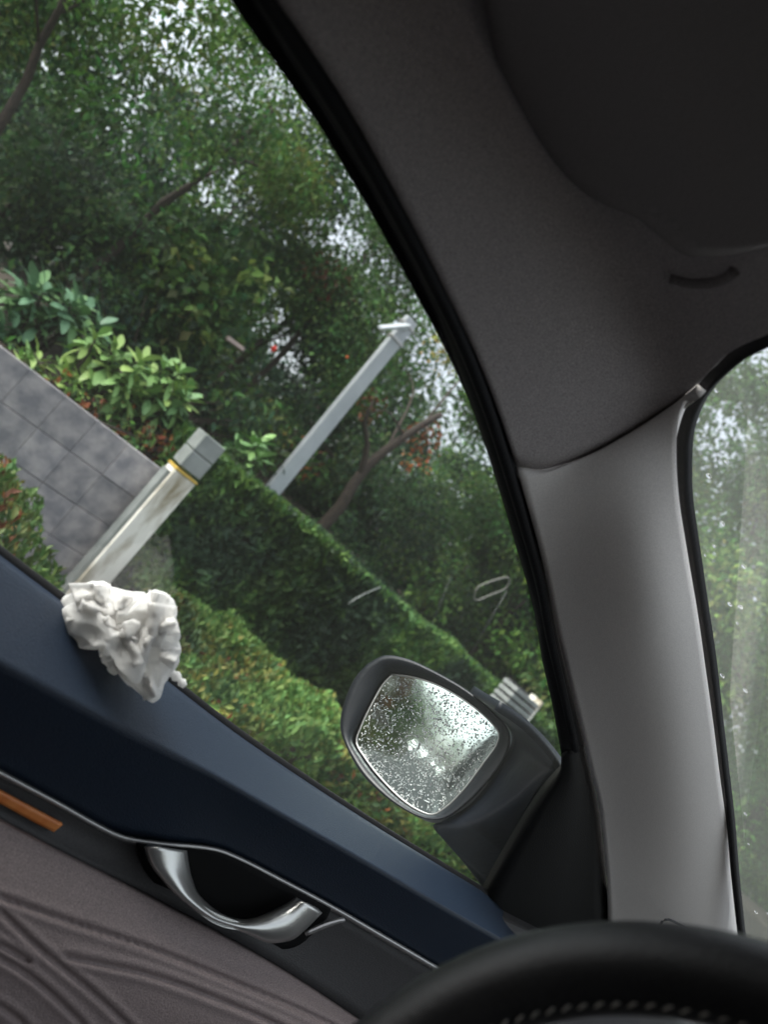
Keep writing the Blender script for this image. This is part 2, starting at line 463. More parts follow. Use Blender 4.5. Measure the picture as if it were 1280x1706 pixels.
def hedge_mass(name, label, cat, x0, x1, y0, y1, zb, zt, n, leaf, pals, bumps=.08, aspect=.42, core=True, upward=.5, mat='glossleaf', group=None, tips=None, rough=.22):
    cx, cy = (x0 + x1) / 2, (y0 + y1) / 2
    t = thing(name, label, cat, (cx, cy, zb), group)
    def topz(x, y): return zt + bumps * (noise.noise(Vector((x * 1.7, y * 1.7, 3))) + .6 * noise.noise(Vector((x * 5, y * 5, 8))))
    # leaves on the shell (top, road side, a little depth)
    Lx, Ly, Lz = x1 - x0, y1 - y0, zt - zb
    aT, aF = Lx * Ly, Ly * Lz * 1.0
    nT = int(n * aT / (aT + aF)); nF = n - nT
    P = np.zeros((n, 3)); N0 = np.zeros((n, 3))
    P[:nT, 0] = RNG.uniform(x0, x1, nT); P[:nT, 1] = RNG.uniform(y0, y1, nT)
    for i in range(nT): P[i, 2] = topz(P[i, 0], P[i, 1])
    P[:nT, 2] -= RNG.exponential(.045, nT)
    N0[:nT] = (0, 0, 1)
    P[nT:, 1] = RNG.uniform(y0, y1, nF); P[nT:, 2] = zb + RNG.random(nF) * Lz
    bulge = np.array([rough * noise.noise(Vector((p[1] * 1.9, p[2] * 2.5, 1))) + .08 * noise.noise(Vector((p[1] * 6, p[2] * 6, 1))) for p in P[nT:]])
    P[nT:, 0] = x1 + bulge - RNG.exponential(.05, nF)
    N0[nT:] = (1, 0, .35)
    shp = np.array([noise.noise(Vector((p[0] * 1.3, p[1] * 1.3, p[2] * 1.3))) for p in P])
    d = unit(n) * .8 + N0 * .7; d[:, 2] += upward
    nn = N0 + unit(n) * .7
    nm = list(pals); w = np.array([pals[q] for q in nm], float); w /= w.sum()
    cw = np.cumsum(w)                       # kinds grow in patches, with a little mixing
    pn = np.array([noise.noise(Vector((p[0] * 2.2 + 9, p[1] * 2.2, p[2] * 2.2))) + .5 * noise.noise(Vector((p[0] * 7, p[1] * 7 + 4, p[2] * 7))) for p in P]) + RNG.normal(size=n) * .13
    rk = np.argsort(np.argsort(pn)) / n
    ch = np.clip(np.searchsorted(cw, rk), 0, len(nm) - 1)
    cols = np.array([PAL[nm[k]][RNG.integers(3)] for k in ch])
    # colour runs in patches along the plant
    cols *= (1 + .9 * shp)[:, None] * RNG.uniform(.72, 1.2, (n, 1))
    if zt > 1:                              # pale new shoots along the clipped top edge
        e = (P[:, 2] > zt - .05) & (P[:, 0] > x1 - .3) & (RNG.random(n) < .6)
        cols[e] = np.array(PAL['green'])[RNG.integers(3, size=int(e.sum()))] * RNG.uniform(.8, 1.2, (int(e.sum()), 1))
    S = leaf * RNG.uniform(.6, 1.3, n)
    o = np.array([cx, cy, zb])
    ob = obj('leaves', leaf_mesh('leaves', P - o, d, nn, S, aspect, cols, M[mat]), None, t); ob['kind'] = 'stuff'
    if core:  # opaque dark filler mesh added inside, in place of the dark interior
        k = max(6, int(Ly * 6)); V = []
        yy = np.linspace(y0 + .06, y1 - .06, k)
        prof = [(x0 + .05, 0), (x0 + .05, -1), ((x0 + x1) / 2, -1), (x1 - .16, -1), (x1 - .13, -.5), (x1 - .16, 0)]
        for y in yy:
            for j, (x, q) in enumerate(prof):
                z = zb if q == 0 else (topz(x, y) - .17 if q == -1 else (zb + zt) / 2)
                V.append((x - cx + .05 * noise.noise(Vector((y * 3, j, 2))), y - cy, z - zb + (.04 * noise.noise(Vector((y * 4, j, 9))) if q else 0)))
        obj('dark_core', mesh('dark_core', V, grid_faces(k, len(prof))), M['soil'], t)
    return t

# azalea strip between kerb and wall
hedge_mass('azalea_hedge', 'low azalea hedge with yellow-green tips running below the mirror', 'hedge', -3.85, -2.62, 1.85, 9.0, .05, .40, 60000, .050,
           {'lime': .60, 'green': .22, 'yellow': .28, 'brown': .015, 'mid': .15}, bumps=.22)
hedge_mass('ground_cover_shrub', 'low shrub with reddish and yellow leaves at the foot of the grey stone wall', 'shrub', -3.85, -2.62, -9.2, 1.2, .05, .41, 52000, .052,
           {'lime': .3, 'green': .25, 'yellow': .30, 'brown': .15, 'mid': .2}, bumps=.2)
# tall dark clipped hedge
hedge_mass('clipped_hedge', 'tall dark green clipped hedge behind the pale stone post', 'hedge', -5.3, -4.25, 1.75, 9.5, .1, 1.16, 75000, .080,
           {'dark': .40, 'mid': .42, 'green': .18}, bumps=.05, rough=.10, aspect=.4)

# ------------------------------------------------------------------ stone wall with separate slabs
wall = thing('stone_wall', 'low grey stone-clad wall with planting above it', 'wall', (-4.06, -1.0, .1))
W0 = np.array([-4.06, -1.0, .1])
box('wall_core', (0, -.3, .39), (.10, 5.9, .78), M['slab'], wall)
y = 1.665
k = 0
while y > -4.2:
    w = random.choice([.20, .17, .23, .19])
    for z0, h in ((.12, .17), (.292, .20), (.494, .20), (.696, .204)):
        pr = random.uniform(0, .006)
        box('stone_slab', np.array([-3.985 + pr, y - w / 2, z0 + h / 2 - .0]) - W0, (.05, w - .0018, h - .0018), M['slab'], wall, bevel=.0015)
    y -= w; k += 1

# ------------------------------------------------------------------ pale end post
PX, PY = -3.86, 1.72
post = thing('stone_post', 'pale stained stone post with a yellow band and grey cap at the wall end', 'post', (PX, PY, .1))
def cbox(name, cx, cy, z0, z1, sx, sy, mat, bevel=.006):
    return box(name, (cx - PX, cy - PY, (z0 + z1) / 2 - .1), (sx, sy, z1 - z0), mat, post, bevel=bevel)
cbox('shaft', PX, PY, .1, .955, .135, .14, M['pale_stone'])
cbox('side_strip', PX + .0, PY - .080, .1, .93, .08, .022, M['grey_cap'], .003)
cbox('yellow_band', PX, PY,   .957, .970, .144, .148, M['brass'], .003)
cbox('cap_block', PX, PY, .987, 1.09, .137, .14, M['grey_cap'])
cbox('cap_block', PX, PY, 1.094, 1.20, .137, .14, M['grey_cap'])

# ------------------------------------------------------------------ grey pole with bent arm
pb = at_x((458, 812), -5.4)
ptop = at_x((686, 533), -5.4)
pole = thing('lamp_post', 'light grey straight pole with a short bent arm, standing behind the hedge', 'pole', (pb[0], pb[1], .85))
o0 = np.array([pb[0], pb[1], .85])
low = pb + (pb - ptop) * (pb[2] - .85) / (ptop[2] - pb[2])
P = np.array([low, pb, ptop])
V = []
dirp = (ptop - low) / np.linalg.norm(ptop - low)
sx = np.cross(dirp, [1, 0, 0]); sx /= np.linalg.norm(sx); sy = np.cross(dirp, sx)
def prism(a, b, wa, wb, d):
    return [a + s * wa * sx + q * d * sy for s, q in ((-1, -1), (1, -1), (1, 1), (-1, 1))] + [b + s * wb * sx + q * d * sy for s, q in ((-1, -1), (1, -1), (1, 1), (-1, 1))]
BF = [(0, 1, 2, 3), (4, 7, 6, 5), (0, 4, 5, 1), (1, 5, 6, 2), (2, 6, 7, 3), (3, 7, 4, 0)]
def bevelled(o, w):
    b = o.modifiers.new('Bevel', 'BEVEL'); b.width = w; b.segments = 2; return o
bevelled(obj('shaft', mesh('shaft', np.array(prism(low, ptop, .067, .060, .03)) - o0, BF, False), M['pole'], pole), .008)
arm_end = at_x((630, 543), -5.1)
a0 = ptop - dirp * .05
d2 = arm_end - a0
V = []
for q, w in ((a0, .05), (arm_end, .018)):
    V += [q + np.array([0, 0, -w * .5]) , q + np.array([0, 0, w * .5]), q + np.array([.02, .03, w * .5]), q + np.array([.02, .03, -w * .5])]
obj('arm', mesh('arm', np.array(V) - o0, [(0, 1, 2, 3), (4, 7, 6, 5), (0, 4, 5, 1), (1, 5, 6, 2), (2, 6, 7, 3), (3, 7, 4, 0)], False), M['pole'], pole)
for q in (.9, .97):
    c = low + (ptop - low) * q
    bevelled(obj('clamp', mesh('clamp', np.array(prism(c - dirp * .012, c + dirp * .012, .068, .068, .042)) - o0, BF, False), M['strip'], pole), .004)

# ------------------------------------------------------------------ louvred block by the hedge
c0 = at_x((858, 1168), -3.95)
vent = thing('louvred_box', 'pale grey louvred box beside the hedge, seen just above the door mirror', 'box', (c0[0], c0[1], .1))
oz = c0[2] - .1
for k in range(4):
    box('louvre', (0, 0, oz - .085 + k * .055), (.17, .36, .038), M['grey_cap'], vent, bevel=.004)
box('louvre_back', (-.06, 0, (oz + .12) / 2), (.05, .30, oz + .12), M['dash'], vent)
box('side_rail', (.02, .185, (oz + .14) / 2), (.14, .02, oz + .14), M['pale_stone'], vent, bevel=.003)

# ------------------------------------------------------------------ broad-leaved plants above the wall
def big_leaf_mesh():
    V = []; n = 6
    for i in range(n):
        t = i / (n - 1); w = .5 * math.sin(math.pi * (t ** 1.25 * .88 + .06)) ** .9
        z = -.22 * t * t
        V += [(t, -w * .37, z + .06 * w), (t, 0, z), (t, w * .37, z + .06 * w)]
    return mesh('leaf_blade', V, grid_faces(n, 3))
leaf_cols = [(.21, .36, .12), (.15, .28, .11), (.28, .40, .12), (.12, .23, .13)]
LEAFM = [material('broad_leaf', c, .38, spec=.4, col2=tuple(x * 1.3 for x in c), scale=14, bump=.2, bscale=60) for c in leaf_cols]
LEAVES = []
for mt in LEAFM:
    me = big_leaf_mesh(); me.materials.append(mt); LEAVES.append(me)
def rosette_plant(label, heads, x, leaf_len, shade):
    heads = heads + [(h[0] + random.uniform(-38, 38), h[1] + random.uniform(-22, 34)) for h in heads + heads[::2]]
    cs = [at_x(h, x + random.uniform(-.12, .12)) for h in heads]
    base = np.mean(cs, axis=0); base[2] = .86
    t = thing('broadleaf_shrub', label, 'shrub', tuple(base), 'broad-leaved shrubs above the stone wall')
    stems = []
    for c in cs:
        rel = c - base
        stems.append(tube_data([np.array([rel[0] * .4, rel[1] * .4, 0]), rel * .6 + np.array([0, 0, .02]), rel - np.array([0, 0, .01])], [.012, .009, .006], 6))
        a0 = random.random() * 6
        for k in range(16):
            o = obj('leaf', LEAVES[random.choice(shade)], None, t)
            a = a0 + k * 2.4; up = 1.0 - .12 * k + random.uniform(-.1, .1)
            s = leaf_len * random.uniform(.7, 1.1)
            o.location = rel - np.array([0, 0, .006 * k]); o.rotation_euler = (random.uniform(-.3, .3), -up, a); o.scale = (s, s * random.uniform(.85, 1.15), s)
    obj('stem', mesh('stem', *join(stems)), M['bark'], t)
rosette_plant('bluish green broad-leaved shrub at the left edge, highest above the wall', [(55, 480), (110, 500), (20, 520), (75, 530), (135, 520)], -4.9, .17, [1, 3])
rosette_plant('bright green broad-leaved shrub above the middle of the stone wall', [(60, 600), (140, 580), (190, 600), (150, 640), (215, 620), (105, 625)], -4.45, .14, [0, 2, 0])
rosette_plant('bright broad-leaved shrub with its leaf tips spreading right over the wall', [(250, 625), (290, 650), (235, 660), (275, 610), (310, 665), (200, 660)], -4.5, .145, [0, 2, 1])
rosette_plant('low green broad-leaved shrub directly behind the grey cap of the post', [(395, 745), (420, 738)], -4.9, .14, [0, 1])

def bush(name, label, blobs, leaf=.06, per=60, cr=(.1, .2), base_z=.86, group=None, aspect=.45):
    cl = []
    for c, rad, n, pals in blobs:
        nm = list(pals); w = np.array([pals[q] for q in nm], float); w /= w.sum()
        for _ in range(n):
            cl.append((np.array(c) + unit(1)[0] * RNG.random() ** .5 * np.array(rad), RNG.uniform(*cr), nm[RNG.choice(len(nm), p=w)]))
    base = np.mean([q[0] for q in cl], axis=0); base[2] = base_z
    t = thing(name, label, 'shrub', tuple(base), group)
    cl = [(p - base, r, q) for p, r, q in cl]
    C, D, Nn, S, K = clump_leaves(cl, per, leaf)
    keep = C[:, 2] > -.05
    o = obj('foliage', leaf_mesh('foliage', C[keep], D[keep], Nn[keep], S[keep], aspect, K[keep], M['leaf']), None, t); o['kind'] = 'stuff'
    st = [tube_data(catmull([np.array([0, 0, 0]) + RNG.normal(size=3) * .03 * np.array([1, 1, 0]), q[0] * .5 + unit(1)[0] * .03, q[0]], 5), np.linspace(.012, .004, 5), 5) for q in cl[::2]]
    obj('stems', mesh('stems', *join(st)), M['bark'], t)
    return t
def px(p, x): return at_x(p, x)
bush('dry_shrub', 'dry brown twiggy shrub on top of the wall beside the pale post',
     [(px((262, 735), -4.3), (.12, .16, .10), 14, {'brown': 4, 'mid': 1}), (px((225, 715), -4.3), (.1, .14, .1), 6, {'brown': 2, 'green': 2})], .05, 60, (.07, .14))
bush('trailing_shrub', 'small-leaved shrub trailing along the top edge of the stone wall',
     [(px((60, 612), -4.22), (.1, .3, .06), 12, {'green': 2, 'lime': 2}), (px((150, 680), -4.2), (.1, .3, .07), 14, {'mid': 2, 'lime': 1, 'brown': 1}), (px((215, 725), -4.2), (.08, .15, .06), 6, {'mid': 2})], .05, 60, (.07, .13))
bush('dark_shrub', 'dark shrub in the shade between the broad leaves and the hedge',
     [(px((380, 690), -5.6), (.5, .5, .3), 40, {'dark': 3, 'mid': 1}), (px((180, 540), -5.9), (.5, .8, .4), 50, {'dark': 3, 'mid': 1})], .08, 60, (.15, .3))
bush('lime_shrub', 'light green shrub rising behind the hedge at the foot of the grey pole',
     [(px((420, 745), -5.7), (.3, .35, .18), 22, {'green': 3, 'lime': 1}),  (px((495, 770), -5.9), (.2, .3, .2), 14, {'brown': 1, 'lime': 1, 'green': 2}), (px((475, 700), -6.0), (.3, .3, .3), 16, {'lime': 1, 'yellow': 1, 'mid': 2})], .07, 60, (.1, .2))

# ------------------------------------------------------------------ trees
GZ = .9
def B(p, x): return at_x(p, x)
grp = 'trees behind the wall and hedge'
tree('dark blue-green tree filling the upper left of the side window', (-7.0, .2, GZ),
     [(B((120, 250), -7), (1.0, 1.9, 1.3), 62, {'dark': 4, 'mid': 2}), (B((60, 400), -6.8), (.9, 1.4, .7), 30, {'dark': 3, 'mid': 2})], group=grp, per=200)
tree('yellow-green tree whose branches overhang the top left corner', (-5.9, -.6, GZ),
     [(B((60, 20), -5.6), (.8, 1.1, .5), 30, {'green': 2, 'mid': 2, 'lime': 1}), (B((250, -40), -5.4), (.8, 1.1, .5), 30, {'lime': 2, 'green': 2, 'mid': 1})], leaf=.062, group=grp)
tree('maple with yellowing sprays at the top centre of the side window', (-6.2, 1.9, GZ),
     [(B((330, 90), -6.2), (.8, 1.2, .8), 34, {'lime': 3, 'green': 2, 'mid': 2, 'yellow': 1}), (B((430, 190), -6.4), (.8, 1.0, .8), 24, {'lime': 2, 'mid': 2, 'yellow': .6})], leaf=.062, group=grp, thresh=.1)
tree('dark tree in the middle of the side window behind the red dot', (-8.0, 2.4, GZ),
     [(B((330, 400), -8), (1.2, 1.9, 1.1), 54, {'dark': 3, 'mid': 2}), (B((480, 300), -8), (1.1, 1.6, 1.1), 42, {'dark': 2, 'mid': 3})], group=grp, per=200)
tree('young large-leaved tree with pale yellow-green leaves right of the broad-leaved shrubs', (-6.3, 1.6, GZ),
     [(B((300, 460), -6.3), (.6, .9, .7), 26, {'mid': 2, 'lime': 2, 'yellow': .7}), (B((370, 560), -6.4), (.6, .6, .4), 14, {'mid': 3, 'lime': 1}), (B((190, 400), -6.3), (.6, .8, .4), 16, {'mid': 2, 'green': 1})], leaf=.10, per=70, group=grp, aspect=.65)
tree('tree with olive and rusty twigs left of the grey pole', (-6.9, 3.1, GZ),
     [(B((500, 590), -6.9), (.7, 1.0, .8), 34, {'mid': 3, 'green': 2, 'lime': 1, 'brown': .35}), (B((560, 470), -7), (.8, .9, .8), 24, {'mid': 3, 'dark': 1})], leaf=.062, group=grp)
lean = [B((520, 905), -5.35), B((560, 850), -5.35), B((628, 765), -5.35), B((680, 722), -5.35), B((735, 690), -5.35)]
base = np.array([lean[0][0], lean[0][1] - .05, .88])
lt = tree('leaning tree with a bare dark trunk and dead rust-brown leaves right of the pole', base,
     [(B((755, 630), -6.7), (.7, .9, .55), 26, {'green': 3, 'lime': 1.5, 'mid': 1}), (B((800, 740), -6.6), (.6, .8, .6), 20, {'green': 2, 'mid': 2}), (B((660, 800), -7.2), (.5, .9, .35), 10, {'dark': 2, 'mid': 2})],
     leaf=.062, group=grp, lean=[base] + lean, trunk_r=.062, thresh=.15, limb_n=4,
     extra=[(B((628, 668), -5.35), .10, 'brown'), (B((612, 690), -5.35), .09, 'brown'), (B((704, 735), -5.35), .15, 'brown'), (B((690, 770), -5.35), .12, 'brown'), (B((718, 715), -5.35), .10, 'brown'),
            (B((510, 790), -5.9), .09, 'brown'), (B((500, 800), -5.9), .07, 'yellow'), (B((740, 590), -5.35), .17, 'yellow'), (B((770, 600), -5.35), .12, 'lime')])
fork = catmull([B((600, 795), -5.35), B((612, 740), -5.35), B((608, 700), -5.35), B((622, 668), -5.35)], 8) - base
obj('fork', mesh('fork', *tube_data(fork, np.linspace(.035, .012, 8), 6)), M['bark'], lt)
tree('dark tree behind the far end of the hedge, low beside the window pillar', (-7.4, 5.6, GZ),
     [(B((720, 960), -7.5), (.9, 1.8, .8), 64, {'dark': 4, 'mid': 2}), (B((850, 960), -7.5), (.9, 1.6, 1.1), 60, {'dark': 4, 'mid': 2}), (B((800, 860), -7.8), (.9, 1.2, .8), 24, {'dark': 1, 'mid': 2})], group=grp)
tree('slender green tree against the window pillar below the leaning branch', (-6.6, 5.6, GZ),
     [(B((830, 900), -6.8), (.6, 1.0, .6), 20, {'mid': 3, 'green': .5}), (B((900, 1100), -6.4), (.6, 1.2, .6), 26, {'mid': 2, 'dark': 2})], group=grp)
tree('dense mid-green tree directly behind the bent arm of the grey pole', (-7.2, 4.0, GZ),
     [(B((620, 480), -7.4), (.8, 1.3, .9), 40, {'mid': 3, 'green': 2}), (B((570, 330), -7.4), (.8, 1.2, .8), 26, {'mid': 3, 'dark': 1})], leaf=.062, group=grp, per=200)
# farther row
far = [(-11, -3.5, 'far dark tree behind the left broad-leaved shrubs'), (-12, .2, 'far tree behind the dark blue-green tree'), (-11.5, 3.4, 'far tree seen through the middle of the side window'),
       (-12, 6.6, 'far tree behind the grey pole'), (-11, 9.4, 'far tree behind the leaning trunk'), (-10, 12.6, 'far tree low behind the end of the hedge')]
for x, y, lab in far:
    tree(lab, (x, y, 1.1), [((x, y, 2.6), (1.3, 2.3, 1.5), 60, {'dark': 3, 'mid': 2}), ((x, y + .3, 4.3), (1.4, 2.3, 1.5), 16, {'dark': 2, 'mid': 2, 'green': .5})],
         leaf=.14, per=50, cr=(.35, .7), trunk_r=.14, group='far trees behind the front row', thresh=.2)
n = 90000
P = np.stack([RNG.uniform(-15, -13.4, n), RNG.uniform(-9, 30, n), 1.2 + 4.0 * RNG.random(n) ** 1.2], 1)
P = P[np.array([noise.noise(Vector((0, q[1] * .5, q[2] * .7))) < .55 - .16 * (q[2] - 1.2) for q in P])]; n = len(P)
cols = np.array(PAL['dark'])[RNG.integers(3, size=n)] * RNG.uniform(.7, 1.4, (n, 1))
o = obj('distant_thicket', leaf_mesh('distant_thicket', P, unit(n), unit(n) + np.array([1, 0, .6]), .20 * RNG.uniform(.6, 1.2, n), .6, cols, M['leaf']))
o['kind'] = 'stuff'
# roadside trees ahead, seen through the windscreen
ahead = [(-5.3, 9.0, 'nearest roadside tree seen low through the windscreen'), (-5.6, 13.5, 'second roadside tree seen through the windscreen'),
         (-5.0, 19, 'third roadside tree seen through the windscreen'), (-4.2, 25, 'farthest roadside tree seen through the windscreen')]
ahead.insert(0, (-7.0, 8.4, 'tall roadside tree just ahead of the side window, filling the top of the windscreen'))
ahead.append((-3.4, 34, 'distant tree closing the roadside row ahead'))
for x, y, lab in ahead:
    tree(lab, (x, y, GZ), [((x, y, 3.4), (1.6, 1.6, 2.0), 55, {'green': 2, 'lime': 2.2, 'mid': 1}), ((x + .5, y, 6.0), (1.7, 1.8, 1.9), 50, {'green': 2, 'lime': 1.5, 'mid': 1}), ((x + .5, y, 2.0), (1.5, 2.4, 1.1), 44, {'lime': 1, 'green': 2})],
         leaf=.10, per=130, cr=(.3, .65), trunk_r=.11, group='roadside trees ahead of the car', thresh=.16)
n = 110000
P = np.stack([RNG.uniform(-9.5, -7.8, n), RNG.uniform(8.5, 46, n), 1.0 + 7.5 * RNG.random(n) ** 1.1], 1)
P = P[np.array([noise.noise(Vector((4, q[1] * .5, q[2] * .6))) < .50 - .09 * (q[2] - 1.0) for q in P])]; n = len(P)
cols = np.array(PAL['mid'] + PAL['green'])[RNG.integers(6, size=n)] * RNG.uniform(.7, 1.3, (n, 1))
o = obj('roadside_thicket', leaf_mesh('roadside_thicket', P, unit(n), unit(n) + np.array([1, 0, .6]), .17 * RNG.uniform(.6, 1.2, n), .6, cols, M['leaf']))
o['kind'] = 'stuff'
# trees behind the car, seen in the door mirror
for x, y, lab, pal, h in [(-6.4, -9.5, 'rusty brown tree reflected at the left of the door mirror', {'brown': 2, 'mid': 1}, 2.3), (-6.2, -14, 'nearest green tree reflected in the door mirror', {'lime': 1, 'green': 2, 'mid': 1}, 2.6),
                       (-7.0, -20, 'second green tree reflected in the door mirror', {'mid': 2, 'green': 1}, 3.2), (-7.2, -28, 'third green tree reflected in the door mirror', {'mid': 2, 'green': 1}, 4.2),
                       (-6.6, -39, 'fourth green tree reflected in the door mirror', {'mid': 2, 'green': 2}, 5),
                       (-1.8, -52, 'tall tree at the end of the street reflected in the door mirror', {'mid': 2, 'green': 1}, 5.5), (4, -54, 'tall tree beyond the queued cars reflected in the door mirror', {'mid': 2, 'green': 1}, 5.5)]:
    w = 1 + h * .35
    tree(lab, (x, y, .3), [((x, y, h * .7), (w, w, h * .5), 45, pal), ((x, y, h * 1.2), (w * .8, w * .8, h * .4), 26, pal)], leaf=.17, per=40, cr=(.35, .8), trunk_r=.15, group='trees behind the car')
hedge_mass('verge_shrub', 'yellow-green shrub on the verge behind the car, reflected low in the door mirror', 'shrub', -6.3, -5.2, -30, -10, .1, .9, 9000, .10, {'lime': 3, 'yellow': 1, 'green': 2}, bumps=.3)

# window reflections (red, orange, pinkish) built as small things among the foliage
c = at_x((456, 581), -6.0)
fl = thing('red_reflection', 'small bright red dot built among the dark leaves for a window reflection', 'reflected_dot', tuple(c))
def blob(name, r, mat, parent, sq=(1, 1, 1), loc=(0, 0, 0)):
    V = []; n, k = 7, 10
    for i in range(n):
        a = math.pi * i / (n - 1)
        for j in range(k):
            q = 2 * math.pi * j / k
            V.append((loc[0] + sq[0] * r * math.sin(a) * math.cos(q), loc[1] + sq[1] * r * math.sin(a) * math.sin(q), loc[2] + sq[2] * r * math.cos(a)))
    Fc = [(i * k + j, i * k + (j + 1) % k, (i + 1) * k + (j + 1) % k, (i + 1) * k + j) for i in range(n - 1) for j in range(k)]
    return obj(name, mesh(name, V, Fc), mat, parent)
red = material('red_dot_colour', (.9, .03, .01), .4)
blob('dot_body', .022, red, fl, (1, 1, 1.5)); tube('dot_stalk', [(0, 0, .03), (.01, 0, .1)], .003, M['bark'], fl, 5)
c = at_x((578, 595), -6.0)
fl = thing('orange_reflection', 'tiny orange dot built among the leaves left of the grey pole for a window reflection', 'reflected_dot', tuple(c))
blob('dot_body', .014, material('orange_dot_colour', (.7, .14, .02), .4), fl); tube('dot_stalk', [(0, 0, .01), (.01, 0, .07)], .003, M['bark'], fl, 5)
a, b_ = at_x((378, 563), -5.6), at_x((405, 583), -5.6)
st = thing('bar_reflection', 'short pinkish grey stick among the dark leaves in mid window, built in place of a window reflection', 'bar', tuple(a))
V, Fc = tube_data([a - a, b_ - a], .022, 4)
obj('bar_body', mesh('bar_body', V, Fc, False), material('pinkish_bar', (.32, .25, .22), .6, bump=.3), st)
# pale loop with thin lines beside it
loop_pts = [at_x(p, -4.2) for p in [(790, 997), (795, 980), (815, 970), (845, 962), (850, 966), (843, 980), (815, 992), (795, 1000), (790, 997)]]
lp = thing('pale_loop', 'pale elongated loop beside thin lines near the window pillar', 'loop', tuple(loop_pts[0]))
lo0 = loop_pts[0]
tube('loop', catmull(loop_pts, 30) - lo0, .006, material('pale_line', (.16, .16, .14), .5), lp, 6)
tube('thin_line', [at_x((845, 985), -4.2) - lo0, at_x((812, 1040), -4.2) - lo0, at_x((785, 1090), -4.3) - lo0], .0016, M['grey_cap'], lp, 5)
tube('thin_line', [at_x((752, 960), -4.4) - lo0, at_x((720, 1040), -4.4) - lo0], .0014, M['grey_cap'], lp, 5)
ax = [at_x(p, -4.1) for p in [(580, 1006), (592, 998), (606, 990), (634, 978)]]
tw = thing('bare_twig', 'pale bare twig sticking out of the dark clipped hedge', 'twig', tuple(ax[0]))
tube('stem', np.array(ax) - ax[0], [.006, .005, .004, .003], M['grey_cap'], tw, 5)

# ------------------------------------------------------------------ queued cars behind, lamps lit
WHITE_L = lamp_material('headlamp_light', (1, .97, .9), 30); RED_L = lamp_material('tail_light', (1, .05, .03), 10)
def far_car(x, y, label, paint):
    t = thing('queued_car', label, 'car', (x, y, 0))
    prof = [(-2.1, .35), (-2.15, .75), (-1.2, .95), (-.55, 1.42), (.9, 1.45), (1.7, 1.0), (2.15, .95), (2.2, .35)]
    V = []
    for s, w in ((-1, .86), (1, .86)):
        for py_, z in prof: V.append((s * (w if z < 1.2 else .62), -py_, z))
    n = len(prof)
    Fc = [tuple(range(n)), tuple(range(2 * n - 1, n - 1, -1))] + [(i, n + i, n + (i + 1) % n, (i + 1) % n) for i in range(n)]
    bevelled(obj('body', mesh('body', V, Fc, False), paint, t), .06)
    V = [(-.72, 1.13, 1.0), (.72, 1.13, 1.0), (.58, .62, 1.37), (-.58, .62, 1.37)]
    obj('windscreen', mesh('windscreen', np.array(V) + np.array([0, .03, .03]), [(0, 1, 2, 3)], False), M['housing'], t)
    for s in (-1, 1):
        blob('headlamp', .10, WHITE_L, t, (1.2, .5, .8), (s * .62, 2.12, .72))
        for q in (-1.35, 1.35):
            V, Fc = tube_data([(s * .70, q, .32), (s * .9, q, .32)], .32, 14); obj('wheel', mesh('wheel', V, Fc, False), M['rubber'], t)
    for s in (-1, 1): blob('indicator', .07, RED_L, t, (1, .4, 1), (s * .80, 2.06, .60))
    return t
far_car(-1.4, -27, 'dark car queued behind with white headlamps on, the one farther back in the mirror', M['car_paint'])
far_car(-3.5, -21, 'silver car queued nearer in the mirror with headlamps on', M['pole'])

# ================================================================== THE CAR
car = thing('parked_car', 'interior of the car: grey trim, navy door ledge, black wheel and door mirror', 'car', (0, 0, 0))

# side window frame seal (black rubber) between glass and trim
winL = [(250, -240), (340, -110), (410, 0), (450, 65), (530, 185), (590, 280), (640, 365), (702, 480), (737, 552), (780, 661), (822, 784), (864, 923), (889, 1012), (904, 1100), (920, 1170), (937, 1262)]
band = [(300, -270), (390, -120), (462, 0), (500, 55), (578, 175), (640, 285), (690, 378), (745, 487), (788, 577), (826, 670), (858, 770), (886, 865), (908, 950), (926, 1040), (945, 1120), (974, 1240)]
def seal_fn(p, a, s):
    t = t_side(p) - .012 * math.sin(math.pi * a) + .010 * (1 - a)
    return ray(p) * t + EYE
patch('window_seal', matched(winL, 4), matched(band, 4), 7, seal_fn, M['rubber'], car, .02)
tube('seal_bead', [ray(p) * (t_side(p) - .006) + EYE for p in matched([(b[0] * .62 + a[0] * .38, b[1] * .62 + a[1] * .38) for a, b in zip(winL, band)], 4)], .0045, M['rubber'], car, 8)

# headliner
HL = [(300, -270), (390, -120), (462, 0), (500, 55), (578, 175), (640, 285), (690, 378), (745, 487), (788, 577), (826, 670), (862, 776)]
HR = [(1700, -700), (1700, -420), (1700, -100), (1700, 60), (1690, 200), (1600, 330), (1480, 430), (1380, 510), (1281, 556), (1215, 588), (1164, 640)]
def head_t(p):
    return smin([t_side(p, -.555), t_roof(p), t_wind(p, .0)])
def head_fn(p, a, s):
    t = head_t(p)
    if a < .06: t += .004 * (1 - a / .06)
    return ray(p) * t + EYE
seam = [(862, 776), (900, 782), (935, 775), (1000, 750), (1050, 724), (1090, 698), (1130, 668), (1164, 640)]
A = matched(HL, 5); Bc = matched(HR, 5)
# bend the last rows towards the seam line
n, m_ = len(A), 41
sm = catmull(seam, m_)
V = []
for i in range(n):
    for j in range(m_):
        a = j / (m_ - 1)
        p = A[i] * (1 - a) + Bc[i] * a
        straight = A[-1] * (1 - a) + Bc[-1] * a
        w = max(0.0, 1 - (n - 1 - i) / 14.0) ** 2
        p = p + (sm[j] - straight) * w
        t = head_t(p)
        if i == n - 1: t += .005
        V.append(ray(p) * t + EYE)
solid(obj('headliner', mesh('headliner', V, grid_faces(n, m_)), M['headliner'], car), .008, 1.0)

